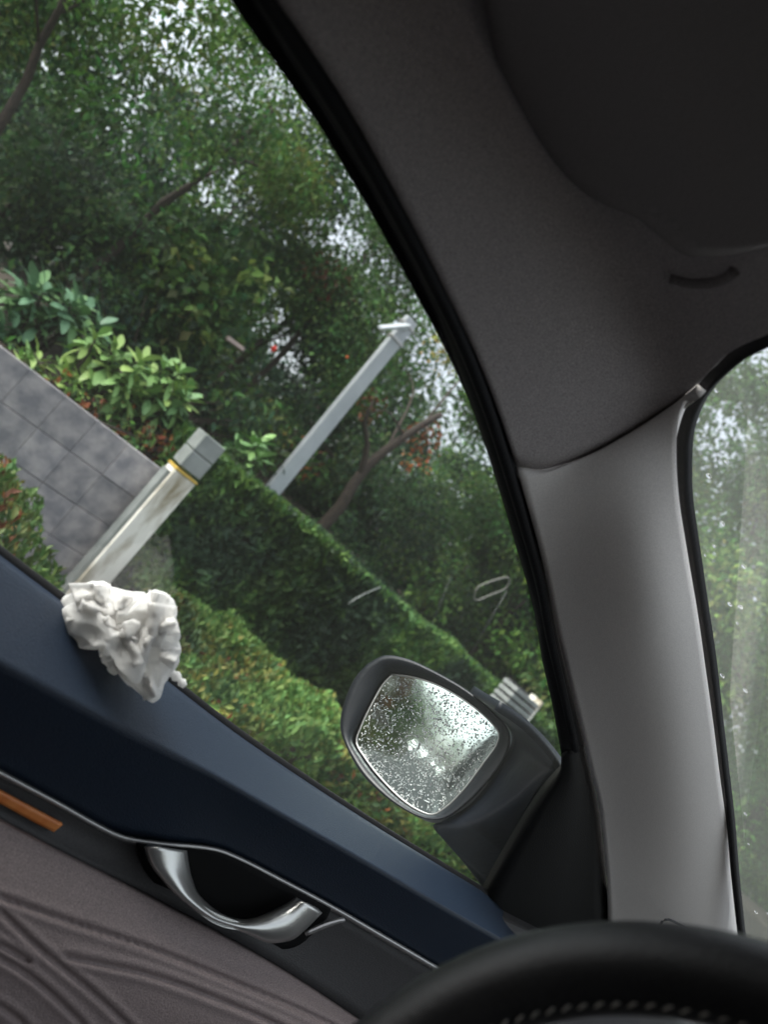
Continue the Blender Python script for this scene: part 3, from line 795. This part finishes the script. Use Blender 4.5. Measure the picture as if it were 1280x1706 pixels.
# A-pillar trim
PL = [(862, 778), (875, 825), (886, 865), (908, 950), (926, 1040), (945, 1120), (974, 1240), (989, 1302), (1000, 1351), (1009, 1440), (1013, 1500), (1016, 1600), (1018, 1680)]
PR = [(1159, 646), (1136, 674), (1128, 730), (1131, 820), (1146, 920), (1163, 1020), (1176, 1110), (1190, 1210), (1200, 1290), (1212, 1380), (1219, 1460), (1230, 1560), (1240, 1650)]
def pil_fn(p, a, s):
    return p
A = matched(PL, 6); Bc = matched(PR, 6); n, m_ = len(A), 25
V = []
for i in range(n):
    tl, trr = t_side(A[i], -.555), t_side(Bc[i], -.495)
    for j in range(m_):
        a = j / (m_ - 1); s = i / (n - 1)
        p = A[i] * (1 - a) + Bc[i] * a
        w = max(0.0, 1 - i / 9.0) ** 2
        p = p + (sm[int(round(a * 40))] - (A[0] * (1 - a) + Bc[0] * a)) * w
        # one soft swelling from the seal round to the windscreen
        t = tl + (trr - tl) * a - .036 * math.sin(math.pi * a ** 1.35)
        th = head_t(p)
        ww = max(0.0, 1 - i / 30.0); ww = ww * ww * (3 - 2 * ww)
        t = t * (1 - ww) + th * ww
        if i < 2: t += .006 - .003 * i
        V.append(ray(p) * t + EYE)
solid(obj('pillar_trim', mesh('pillar_trim', V, grid_faces(n, m_)), M['pillar'], car), .008, 1.0)
# airbag-tab outline low on the pillar
tp = [(1100, 1560), (1103, 1537), (1112, 1532), (1135, 1542), (1156, 1556), (1150, 1562)]
tube('trim_clip', [ray(p) * (t_side(p, -.50) - .02) + EYE for p in catmull(tp, 16)], .0018, M['dash'], car, 6)

# black edge of the windscreen and the glass
WL = [(1420, 480), (1340, 520), (1281, 553), (1225, 576), (1190, 598), (1163, 626), (1141, 660), (1128, 705), (1127, 760), (1132, 830), (1146, 920), (1163, 1020), (1176, 1110), (1190, 1210), (1200, 1290), (1212, 1380), (1219, 1460), (1230, 1560), (1240, 1650)]
WR = [(1420, 510), (1340, 545), (1281, 579), (1240, 600), (1207, 625), (1177, 655), (1156, 690), (1143, 735), (1141, 785), (1143, 840), (1155, 920), (1170, 1018), (1184, 1108), (1196, 1208), (1206, 1288), (1217, 1378), (1224, 1458), (1235, 1558), (1246, 1648)]
patch('windscreen_frame', matched(WL, 4), matched(WR, 4), 5, lambda p, a, s: ray(p) * (t_side(p, -.47) + .004 if False else min(t_wind(p, .01), 2.2)) + EYE, M['rubber'], car, .01)
wy = [.33, 1.62]
V = [(x, y, 1.2 + .284 + .022 - .385 * (y - .386)) for y in np.linspace(.30, 1.75, 8) for x in np.linspace(-.56, 1.25, 8)]
obj('windscreen', mesh('windscreen', V, grid_faces(8, 8)), M['wind_glass'], car)
# raindrops on the windscreen
def dome(c, nrm, r, h, seg=8):
    nrm = np.array(nrm) / np.linalg.norm(nrm)
    a = np.cross(nrm, [.3, .9, .1]); a /= np.linalg.norm(a); b2 = np.cross(nrm, a)
    V = []
    for q in (1.0, .72, .35):
        z = h * math.sqrt(max(0, 1 - q * q)) if q < 1 else 0
        for k in range(seg):
            w = 2 * math.pi * k / seg
            V.append(c + r * q * (math.cos(w) * a + math.sin(w) * b2) + nrm * z)
    V.append(c + nrm * h)
    Fc = [(i * seg + k, i * seg + (k + 1) % seg, (i + 1) * seg + (k + 1) % seg, (i + 1) * seg + k) for i in range(2) for k in range(seg)]
    Fc += [(2 * seg + k, 2 * seg + (k + 1) % seg, 3 * seg) for k in range(seg)]
    Fc.append(tuple(range(seg))[::-1])
    return V, Fc
parts = []
for _ in range(120):
    y = random.uniform(.40, 1.3); x = random.uniform(-.42, .1)
    z = 1.2 + .284 + .026 - .385 * (y - .386)
    parts.append(dome(np.array([x, y, z]), (0, .385, 1), random.uniform(.0012, .0035), random.uniform(.0008, .0018)))
o = obj('windscreen_raindrops', mesh('windscreen_raindrops', *join(parts)), M['drop'], car); o['kind'] = 'stuff'

# side window pane
wtop = matched(winL, 3)
wbot_ctrl = [(-500, 560), (-380, 640), (-250, 735), (-120, 833), (0, 925), (103, 1002), (200, 1074), (300, 1150), (391, 1220), (470, 1274), (560, 1333), (640, 1385), (700, 1423), (760, 1459), (800, 1484), (825, 1499)]
wt = matched([(-420, -400), (-250, -400), (0, -360), (150, -300)] + winL[:0] + [(250, -240), (340, -110), (410, 0), (530, 185), (640, 365), (737, 552), (822, 784), (864, 923), (904, 1100), (925, 1200), (937, 1262), (932, 1292)], 3)
wb = matched(wbot_ctrl, 3)
patch('side_window', wt, wb, 9, lambda p, a, s: side(p + np.array([6.0, -4.0]) * (1 if a == 0 else (-1 if a == 1 else 0)), -.572), M['side_glass'], car)

# black corner panel behind the mirror
SL = [(936, 1258), (932, 1290), (905, 1334), (880, 1376), (850, 1428), (818, 1486), (812, 1512), (850, 1560), (900, 1620)]
SR = [(974, 1236), (988, 1298), (1000, 1351), (1005, 1400), (1009, 1440), (1012, 1480), (1014, 1520), (1016, 1570), (1018, 1640)]
patch('corner_panel', matched(SL, 4), matched(SR, 4), 9, lambda p, a, s: ray(p) * (t_side(p) + .006 - .012 * math.sin(math.pi * min(1, a * 1.3)) ) + EYE, M['sail'], car, .02)

# ---- door
door = obj('door', None, None, car)
CA = catmull([(-250, 735), (-120, 833), (0, 925), (103, 1002), (250, 1112), (391, 1220), (520, 1308), (640, 1385), (740, 1446), (812, 1491), (850, 1528), (881, 1563), (930, 1600), (1000, 1650)], 90)
CB = catmull([(-250, 965), (-120, 1040), (-10, 1100), (85, 1150), (215, 1218), (345, 1285), (480, 1362), (600, 1430), (700, 1488), (770, 1528), (844, 1570), (900, 1612), (960, 1660)], 90)
CD = catmull([(-250, 1150), (-120, 1220), (0, 1283), (100, 1336), (160, 1370), (205, 1391), (270, 1402), (330, 1407), (365, 1413), (400, 1427), (480, 1468), (550, 1505), (640, 1557), (735, 1613), (860, 1690), (960, 1750)], 90)
def off(c, d): return c + np.array([0, d])
V = []; rows = []
nr = 16
for j in range(nr):
    a = j / (nr - 1)
    for i in range(90):
        p = CA[i] * (1 - a) + CB[i] * a
        xa = side(p)[0]; A3 = side(CA[i])
        g = a ** .9
        x = A3[0] * (1 - g) + (-.497) * g
        V.append(at_x(p, x) if j else A3)
        if j == 0: V[-1] = at_x(CA[i] , A3[0] - .004)
nr2 = 12
for j in range(1, nr2):
    a = j / (nr2 - 1)
    for i in range(90):
        p = CB[i] * (1 - a) + CD[i] * a
        x = -.497 - .022 * a
        V.append(at_x(p, x))
o = solid(obj('window_ledge', mesh('window_ledge', V, grid_faces(nr + nr2 - 1, 90)), M['ledge'], door), .012, 1.0)
# outer weather strip under the glass
tube('weather_strip', [at_x(off(p, 1), side(p)[0] - .010) for p in CA[:80]], .006, M['rubber'], door, 8)
# silver trim line
V = []
for dy, x in ((-1, -.5175), (2, -.5135), (6, -.5125), (10, -.515), (12, -.519)):
    V += [at_x(off(p, dy), x) for p in CD[:82]]
solid(obj('silver_trim', mesh('silver_trim', V, grid_faces(5, 82)), M['strip'], door), .004, 1.0)
# mid panel
CG = catmull([(-250, 1225), (-120, 1295), (0, 1362), (100, 1415), (240, 1486), (400, 1572), (500, 1632), (595, 1695), (700, 1765), (800, 1830)], 90)
V = []
for j in range(8):
    a = j / 7
    V += [at_x((off(CD[i], 8)) * (1 - a) + CG[i] * a, -.520 + .012 * a - .004 * math.sin(math.pi * a)) for i in range(90)]
solid(obj('mid_panel', mesh('mid_panel', V, grid_faces(8, 90)), M['upper'], door), .008, 1.0)
# leather lower panel with pressed grooves
grooves = [[(-60, 1478), (0, 1495), (100, 1530), (250, 1580), (400, 1640), (500, 1682), (600, 1730)], [(112, 1594), (250, 1625), (350, 1660), (450, 1702), (520, 1740)],
           [(0, 1518), (65, 1580), (150, 1650), (210, 1706), (250, 1750)], [(-10, 1590), (50, 1627), (130, 1700), (160, 1740)], [(-60, 1560), (0, 1575), (45, 1600)], [(-40, 1655), (20, 1690), (60, 1730)]]
G = np.concatenate([catmull(g, 80) for g in grooves])
CH = catmull([(-250, 1750), (-100, 1800), (50, 1850), (200, 1890), (400, 1920), (600, 1950), (800, 1980), (950, 2000)], 90)
CG2 = catmull([(-250, 1225), (-120, 1295), (0, 1362), (100, 1415), (240, 1486), (400, 1572), (500, 1632), (595, 1695), (700, 1765), (800, 1830)], 200)
CH2 = catmull([(-250, 1750), (-100, 1800), (50, 1850), (200, 1890), (400, 1920), (600, 1950), (800, 1980), (950, 2000)], 200)
V = []; nl = 110
for j in range(nl):
    a = j / (nl - 1)
    for i in range(200):
        p = CG2[i] * (1 - a) + CH2[i] * a
        d2 = np.min(np.sum((G - p) ** 2, axis=1))
        x = -.500 + .050 * (1 - math.exp(-a * 3)) - .0030 * math.exp(-d2 / 16.0) + .0010 * math.exp(-(math.sqrt(d2) - 12) ** 2 / 50.0)
        if j == 0: x -= .012
        elif j == 1: x -= .003
        V.append(at_x(p, x))
solid(obj('leather_panel', mesh('leather_panel', V, grid_faces(nl, 200)), M['leather'], door), .006, 1.0)
# handle pocket with the shadow round it painted black, silver pull handle
pk_o = [(226, 1404), (238, 1445), (265, 1480), (300, 1512), (345, 1545), (390, 1566), (425, 1578), (458, 1582), (500, 1574), (545, 1530)]
pk_i = [(290, 1410), (330, 1412), (360, 1417), (390, 1428), (420, 1443), (450, 1460), (475, 1474), (500, 1487), (525, 1500), (552, 1514)]
patch('pocket_and_shadow', matched(pk_o, 5), matched(pk_i, 5), 10, lambda p, a, s: at_x(p, -.513), M['pocket_shadow'], door, .004)
ho = [(240, 1411), (249, 1438), (268, 1464), (300, 1497), (345, 1530), (388, 1547), (418, 1559), (448, 1571), (484, 1567), (508, 1550), (537, 1521)]
hi = [(311, 1417), (315, 1442), (320, 1464), (333, 1492), (368, 1521), (403, 1531), (434, 1525), (460, 1513), (474, 1506), (484, 1500), (493, 1494)]
A = matched(ho, 6); Bc = matched(hi, 6); n = len(A)
V = []
for i in range(n):
    s = i / (n - 1)
    for j in range(11):
        a = j / 10
        p = A[i] * (1 - a) + Bc[i] * a
        lift = .020 * math.sin(math.pi * (.06 + .88 * s)) ** .7
        wide = 0.004 + .010 * math.sin(math.pi * a) ** .8
        V.append(at_x(p, -.508 + lift * (1 - .9 * a) + wide))
solid(obj('door_handle', mesh('door_handle', V, grid_faces(n, 11)), M['silver'], door), .006, 1.0)
patch('orange_strip', matched([(-120, 1250), (0, 1315), (60, 1347), (103, 1370)], 8), matched([(-120, 1270), (0, 1335), (58, 1367), (88, 1382)], 8), 4, lambda p, a, s: at_x(p, -.513), M['orange'], door, .003)
patch('bright_sliver', matched([(506, 1551), (540, 1536), (572, 1527)], 4), matched([(508, 1556), (542, 1542), (574, 1531)], 4), 3, lambda p, a, s: at_x(p, -.508), M['strip'], door, .003)

# ---- sun visor
ve = [(790, -320), (795, -200), (797, -100), (801, 0), (811, 100), (840, 165), (880, 237), (920, 287), (962, 321), (1010, 345), (1060, 364), (1103, 398), (1140, 425), (1180, 429), (1225, 425), (1280, 412), (1360, 392), (1460, 366), (1600, 330)]
vf = [(1750, -500), (1750, -450), (1750, -400), (1750, -340), (1750, -300), (1750, -270), (1750, -240), (1750, -200), (1750, -160), (1750, -120), (1750, -80), (1750, -20), (1750, 30), (1750, 80), (1750, 120), (1750, 160), (1750, 200), (1750, 240), (1750, 280)]
A = matched(ve, 5); Bc = matched(vf, 5); n = len(A); V = []
for i in range(n):
    for j in range(24):
        a = (j / 23) ** 1.7
        p = A[i] * (1 - a) + Bc[i] * a
        dpx = np.linalg.norm(p - A[i])
        zz = .262 + .018 * max(0.0, 1 - dpx / 30.0) ** 2
        if j == 0: zz = .288
        V.append(ray(p) * t_roof(p, zz) + EYE)
solid(obj('sun_visor', mesh('sun_visor', V, grid_faces(n, 24)), M['visor'], car), .010, 1.0)
hp = [(1120, 462), (1150, 470), (1185, 470), (1212, 462), (1228, 448)]
tube('visor_hinge', [ray(p) * (head_t(p) + .001) + EYE for p in catmull(hp, 14)], .004, M['visor'], car, 8)

# ---- steering wheel
wc = np.array([-.0121, .3432, 1.2 - .1802]); til = .268; RW, rw = .185, .0185
sw = obj('steering_wheel', None, None, car); sw.location = wc
nW = np.array([0, -math.cos(til), math.sin(til)]); e1 = np.array([1.0, 0, 0]); e2 = np.cross(nW, e1)
V = []; NA, NB = 160, 20
for i in range(NA):
    a = 2 * math.pi * i / NA; rd = math.cos(a) * e1 + math.sin(a) * e2
    for j in range(NB):
        q = 2 * math.pi * j / NB
        rr = rw * (1 - .03 * math.sin(2 * q))
        for sa in (1.80, 2.30):                                # seam in the leather wrap
            rr -= .0012 * math.exp(-((a - sa) / .012) ** 2)
        V.append(rd * (RW + rr * math.cos(q)) + nW * rr * math.sin(q))
Fc = [(i * NB + j, ((i + 1) % NA) * NB + j, ((i + 1) % NA) * NB + (j + 1) % NB, i * NB + (j + 1) % NB) for i in range(NA) for j in range(NB)]
obj('rim', mesh('rim', V, Fc), M['wheel'], sw)
parts = []
for i in range(150):
    a = 2 * math.pi * i / 150; rd = math.cos(a) * e1 + math.sin(a) * e2; tg = -math.sin(a) * e1 + math.cos(a) * e2
    c = rd * (RW - rw * .93) + nW * rw * .42
    parts.append(tube_data([c - tg * .0022 + rd * .0012, c + nW * .0006, c + tg * .0022 - rd * .0012], .0006, 5))
o = obj('stitching', mesh('stitching', *join(parts)), M['stitch'], sw); o['kind'] = 'stuff'
V, Fc = tube_data([-nW * .05, -nW * .012 , nW * .012, nW * .02], [.05, .075, .075, .055], 28)
obj('hub', mesh('hub', V, Fc), M['dash'], sw)
for a in (0, math.pi, 1.5 * math.pi):
    rd = math.cos(a) * e1 + math.sin(a) * e2
    V, Fc = tube_data([rd * .06, rd * .12, rd * .175], [.022, .016, .014], 10)
    obj('spoke', mesh('spoke', V, Fc), M['dash'], sw)

# ---- door mirror
mc = at_x((708, 1238), -.76)
mout = np.array([-.13, -.985, .02]); mout /= np.linalg.norm(mout)
inc = (mc - EYE); inc /= np.linalg.norm(inc)
mn = mout - inc; mn /= np.linalg.norm(mn)
mir = obj('door_mirror', None, None, car); mir.location = mc
def on_m(p, o_=0.0):
    d = ray(p); t = np.dot(mc + mn * o_ - EYE, mn) / np.dot(d, mn); return d * t + EYE - mc
g_out = [(651, 1121), (685, 1126), (730, 1141), (775, 1167), (812, 1197), (830, 1220), (826, 1239), (805, 1269), (775, 1310), (741, 1344), (719, 1356), (700, 1351), (670, 1332), (629, 1291), (606, 1261), (591, 1235), (599, 1209), (617, 1171), (636, 1137)]
def closed(pts, n):
    P = catmull(list(pts) + [pts[0]], n + 1); return P[:-1]
gl_c = np.array([710., 1236.])
GO = closed(g_out, 72)
V = []; rings = 12
for r in range(rings + 1):
    for k in range(72):
        v = on_m(gl_c + (GO[k] - gl_c) * r / rings)
        d2 = np.dot(v, v)
        V.append(v - mn * d2 / (2 * .95))                       # convex glass
Fc = [(r * 72 + k, r * 72 + (k + 1) % 72, (r + 1) * 72 + (k + 1) % 72, (r + 1) * 72 + k) for r in range(rings) for k in range(72)]
obj('mirror_glass', mesh('mirror_glass', V, Fc), M['mirror'], mir)
parts = []
from math import atan2
ang = np.arctan2(GO[:, 1] - gl_c[1], GO[:, 0] - gl_c[0]); rad_ = np.linalg.norm(GO - gl_c, axis=1)
srt = np.argsort(ang); ang, rad_ = ang[srt], rad_[srt]
for _ in range(2600):
    a = random.uniform(-math.pi, math.pi); r = math.sqrt(random.random()) * .97 * np.interp(a, ang, rad_, period=2 * math.pi)
    v = on_m(gl_c + r * np.array([math.cos(a), math.sin(a)])); v = v - mn * np.dot(v, v) / (2 * .95) + mn * .0002
    rr = random.choice([.0006, .0008, .0009, .0010, .0012, .0015])
    parts.append(dome(v, mn, rr, rr * .17, 8))
o = obj('raindrops', mesh('raindrops', *join(parts)), M['drop'], mir); o['kind'] = 'stuff'
# thin bright rim of the glass
tube('glass_rim', [on_m(p, .0) - mn * np.dot(on_m(p), on_m(p)) / 1.9 for p in closed(g_out, 90)] + [on_m(GO[0]) - mn * np.dot(on_m(GO[0]), on_m(GO[0])) / 1.9], .0014, M['strip'], mir, 6)
# housing: mouth, lip and bowl
h_out = [(612, 1106), (640, 1092), (677, 1097), (722, 1117), (782, 1152), (822, 1186), (848, 1215), (851, 1240), (838, 1272), (808, 1310), (772, 1345), (742, 1364), (719, 1366), (697, 1361), (662, 1342), (632, 1319), (602, 1288), (577, 1244), (567, 1212), (572, 1175), (591, 1130)]
HO = closed(h_out, 96)
GO2 = closed(g_out, 96)
hc = np.array([708., 1232.])
k0 = int(np.argmin(np.linalg.norm(GO2 - HO[0], axis=1))); GO2 = np.roll(GO2, -k0, axis=0)
V = []
lay = [(GO2, 1.02, -.006), (GO2 * .7 + HO * .3, 1, .004), (GO2 * .25 + HO * .75, 1, .012), (HO, .985, .012), (HO, 1.0, .006), (HO, 1.0, -.012)]
for ring, sc, o_ in lay:
    for p in ring: V.append(on_m(hc + (p - hc) * sc, o_))
nb = 96; nlay = len(lay)
for q, dp in ((1.0, .03), (.96, .06), (.82, .085), (.55, .10), (.2, .105)):
    for p in HO: 
        v0 = on_m(p, 0.0); V.append(v0 * q - mn * dp + np.array([.0, .0, -.0]))
nlay += 5
Fc = [(r * nb + k, r * nb + (k + 1) % nb, (r + 1) * nb + (k + 1) % nb, (r + 1) * nb + k) for r in range(nlay - 1) for k in range(nb)]
Fc.append(tuple((nlay - 1) * nb + k for k in range(nb)))
obj('housing', mesh('housing', V, Fc), M['housing'], mir)
# arm that joins the housing to the door corner
aL = [(782, 1153), (822, 1187), (850, 1216), (850, 1246), (824, 1290), (786, 1338), (742, 1366), (722, 1376), (742, 1402), (772, 1436), (800, 1472)]
aR = [(826, 1184), (866, 1211), (900, 1243), (931, 1280), (936, 1292), (910, 1336), (882, 1382), (850, 1436), (832, 1465), (822, 1482), (812, 1496)]
A = matched(aL, 6); Bc = matched(aR, 6); n = len(A); V = []
for i in range(n):
    s = i / (n - 1)
    ii = i
    tl = np.dot(on_m(A[ii], -.004) + mc - EYE, fw)
    trr = t_side(Bc[i], -.60)
    ee = max(0.0, (i - 34) / 26) ** 1.5; tl = tl * (1 - ee) + trr * ee
    for j in range(15):
        a = j / 14
        p = A[i] * (1 - a) + Bc[i] * a
        t = tl * (1 - a) + trr * a - .022 * math.sin(math.pi * min(1, s * 1.15)) ** .6 * math.sin(math.pi * a) + .02 * (1 - s) ** 6
        V.append(ray(p) * t + EYE - mc)
solid(obj('arm_cover', mesh('arm_cover', V, grid_faces(n, 15)), M['housing_cap'], mir), .012, 1.0)
seamp = [(850, 1200), (861, 1222), (857, 1250), (835, 1295), (810, 1328), (786, 1355)]
# ------------------------------------------------------------------ rest of the body shell, plus blocks over the rear windows
def shell(name, c, s, mat='dash', bevel=.01): return box(name, np.array(c) + np.array([0, 0, 1.2]), s, M[mat], car, bevel=bevel)
shell('roof_panel', (.40, -1.10, .335), (1.62, 2.90, .03), 'car_paint')
shell('rear_headliner', (.40, -1.55, .312), (1.70, 1.9, .01), 'headliner', 0)
shell('right_headliner', (.42, -.16, .322), (1.70, .96, .01), 'headliner', 0)
shell('b_pillar', (-.50, -.50, .0), (.10, .16, .62), 'pillar', .02)
shell('rear_left_light_block', (-.55, -1.6, .0), (.10, 1.9, .90), 'upper')  # unseen, raised over the rear left window to keep light off the headliner
shell('left_sill_panel', (-.59, -.8, -.62), (.08, 4.6, .76), 'upper')
shell('door_outer_skin', (-.64, .25, -.55), (.05, 2.1, .60), 'car_paint')
shell('roof_rail', (-.455, -.86, .262), (.08, 1.76, .13), 'headliner', .03)
shell('right_door', (1.36, -.5, -.55), (.10, 4.4, .66), 'upper')
shell('right_pillar', (1.28, -.5, .0), (.10, .14, .62), 'pillar', .02)
shell('rear_right_light_block', (1.30, -2.1, -.02), (.08, .9, .62), 'upper')  # unseen, added at the rear right window to cut the light inside
shell('right_roof_rail', (1.22, -1.1, .27), (.10, 2.9, .12), 'headliner', .02)
shell('floor_pan', (.38, -.5, -1.0), (2.0, 4.6, .08))
shell('tailgate', (.38, -2.6, -.5), (2.0, .10, 1.0))
shell('rear_light_block', (.38, -2.55, .20), (1.9, .12, .24), 'upper')  # unseen block closing most of the rear window to darken the headliner
shell('firewall', (.38, 1.75, -.60), (1.9, .06, .75))
shell('bonnet', (.38, 2.4, -.36), (1.8, 1.5, .05), 'car_paint', .02)
shell('passenger_seat', (.78, -.45, -.55), (.52, .5, .22), 'leather', .06)
shell('passenger_backrest', (.78, -.78, -.15), (.50, .14, .70), 'leather', .06)
# dashboard top
V = []
for x in np.linspace(-.53, 1.3, 24):
    for y, z in ((1.02, -.62), (.98, -.42), (1.02, -.31), (1.12, -.275), (1.3, -.26), (1.70, -.26)):
        V.append((x, y, 1.2 + z))
solid(obj('dashboard', mesh('dashboard', V, grid_faces(24, 6)), M['dash'], car), .01, -1.0)

# ------------------------------------------------------------------ crumpled tissue on the ledge
tc0 = np.array([205., 1062.])
t_out = [(107, 1003), (128, 985), (152, 974), (168, 972), (182, 982), (202, 986), (216, 990), (236, 996), (240, 986), (256, 982), (276, 988), (284, 1004), (290, 1030), (299, 1056), (296, 1066), (301, 1085), (292, 1108), (282, 1120), (272, 1140), (266, 1164), (256, 1171), (240, 1158), (224, 1140), (212, 1124), (205, 1112), (196, 1120), (182, 1110), (178, 1096), (172, 1078), (150, 1077), (128, 1072), (118, 1056), (110, 1030)]
TA = np.arctan2([p[1] - tc0[1] for p in t_out], [p[0] - tc0[0] for p in t_out]); TR = np.array([np.hypot(p[0] - tc0[0], p[1] - tc0[1]) for p in t_out])
srt = np.argsort(TA); TA, TR = TA[srt], TR[srt]
import bmesh
bm = bmesh.new(); bmesh.ops.create_icosphere(bm, subdivisions=6, radius=1.0)
td = at_x((205, 1135), -.532); tdep = float(np.dot(td - EYE, fw)) - .012
cen = ray(tc0) * tdep + EYE
for v in bm.verts:
    u = np.array(v.co)                     # u: x right, y up(image), z towards camera
    a = math.atan2(-u[1], u[0]); h = math.hypot(u[0], u[1])
    R_ = np.interp(a, TA, TR, period=2 * math.pi) / F_PX * tdep
    q = Vector(u) * 1.05 + Vector((2.2, .4, 1.1))
    w = Vector((noise.noise(q + Vector((3, 1, 7))), noise.noise(q + Vector((9, 4, 2))), noise.noise(q + Vector((5, 8, 1)))))
    q2 = q + w * 1.3
    ridge = abs(noise.noise(q2 * 1.05))
    dd, _pt = noise.voronoi(q * 2.6 + w * .9)
    dd2, _pt = noise.voronoi(q * 5.5 + w * 2.0)
    fac = min(.5, dd[1] - dd[0]); fac2 = min(.5, dd2[1] - dd2[0])
    k = .70 + .42 * min(1, (ridge / .36)) ** .75 * (1 - .2 * h) + .07 * fac + .02 * fac2
    if h > .6: k = k * (1 - (h - .6) / .4) + (h - .6) / .4 * max(k, 1.0)
    k *= 1.0
    P = CR * u[0] * R_ * min(k, 1.06) + CU * u[1] * R_ * min(k, 1.06) - fw * u[2] * .028 * k
    v.co = Vector(P)
me = bpy.data.meshes.new('crumpled_paper'); bm.to_mesh(me); bm.free()
me.polygons.foreach_set('use_smooth', [True] * len(me.polygons))
tis = thing('tissue', 'crumpled white paper tissue resting on the navy door ledge', 'tissue', tuple(cen))
obj('crumpled_paper', me, M['tissue'], tis)
# thin ruffled folds standing out of the crumple
Vp, Fp = [], []
for (tx, ty, ang_, ln, wd, rl) in [(150, 1020, 160, 46, 44, 2.6), (262, 1030, 80, 56, 38, .4), (222, 1085, 290, 60, 44, 1.6), (135, 992, 200, 30, 34, .3), (165, 985, 95, 24, 26, 1.3), (205, 1000, 70, 26, 26, 2.2), (262, 1000, 75, 30, 24, .8), (282, 1040, 20, 26, 30, 1.9), (285, 1095, 340, 22, 26, 2.9), (250, 1150, 285, 30, 20, .1),
                                (200, 1105, 250, 24, 24, 2.0), (140, 1065, 255, 24, 30, 1.1), (215, 1055, 150, 34, 30, .5), (180, 1040, 120, 30, 34, 1.5), (240, 1070, 60, 34, 30, 2.4), (118, 1030, 190, 20, 26, .9)]:
    ar = math.radians(ang_); n0 = len(Vp); K = 12
    ln *= 1.3; wd *= 1.35
    for i in range(K):
        for j in range(K):
            f, g = i / (K - 1), j / (K - 1) - .5
            along, across = f * ln, g * wd * (.55 + .6 * f)
            px_ = tx + math.cos(ar) * (along - ln * .66) - math.sin(ar) * across
            py_ = ty - math.sin(ar) * (along - ln * .66) - math.cos(ar) * across
            zz = .021 + .007 * math.sin(g * 7 + rl) * f + .009 * f * math.sin(rl * 3) ** 2 - .010 * (f - .2) ** 2 - .012 * (4 * g * g) * f + .003 * noise.noise(Vector((f * 4 + rl, g * 6, rl)))
            Vp.append(ray((px_, py_)) * (tdep - zz) + EYE - cen)
    Fp += [tuple(n0 + q for q in fc) for fc in grid_faces(K, K)]
fo = obj('paper_folds', mesh('paper_folds', Vp, Fp), M['tissue'], tis); solid(fo, .0006, 0)
tail = [ray(p) * (tdep + .01) + EYE - cen for p in [(268, 1112), (285, 1121), (297, 1130), (308, 1144)]]
V, Fc = tube_data(catmull(tail, 12), np.linspace(.004, .0022, 12) * (1 + .3 * RNG.normal(size=12)), 8)
obj('twisted_end', mesh('twisted_end', V, Fc), M['tissue'], tis)

bpy.context.view_layer.update()
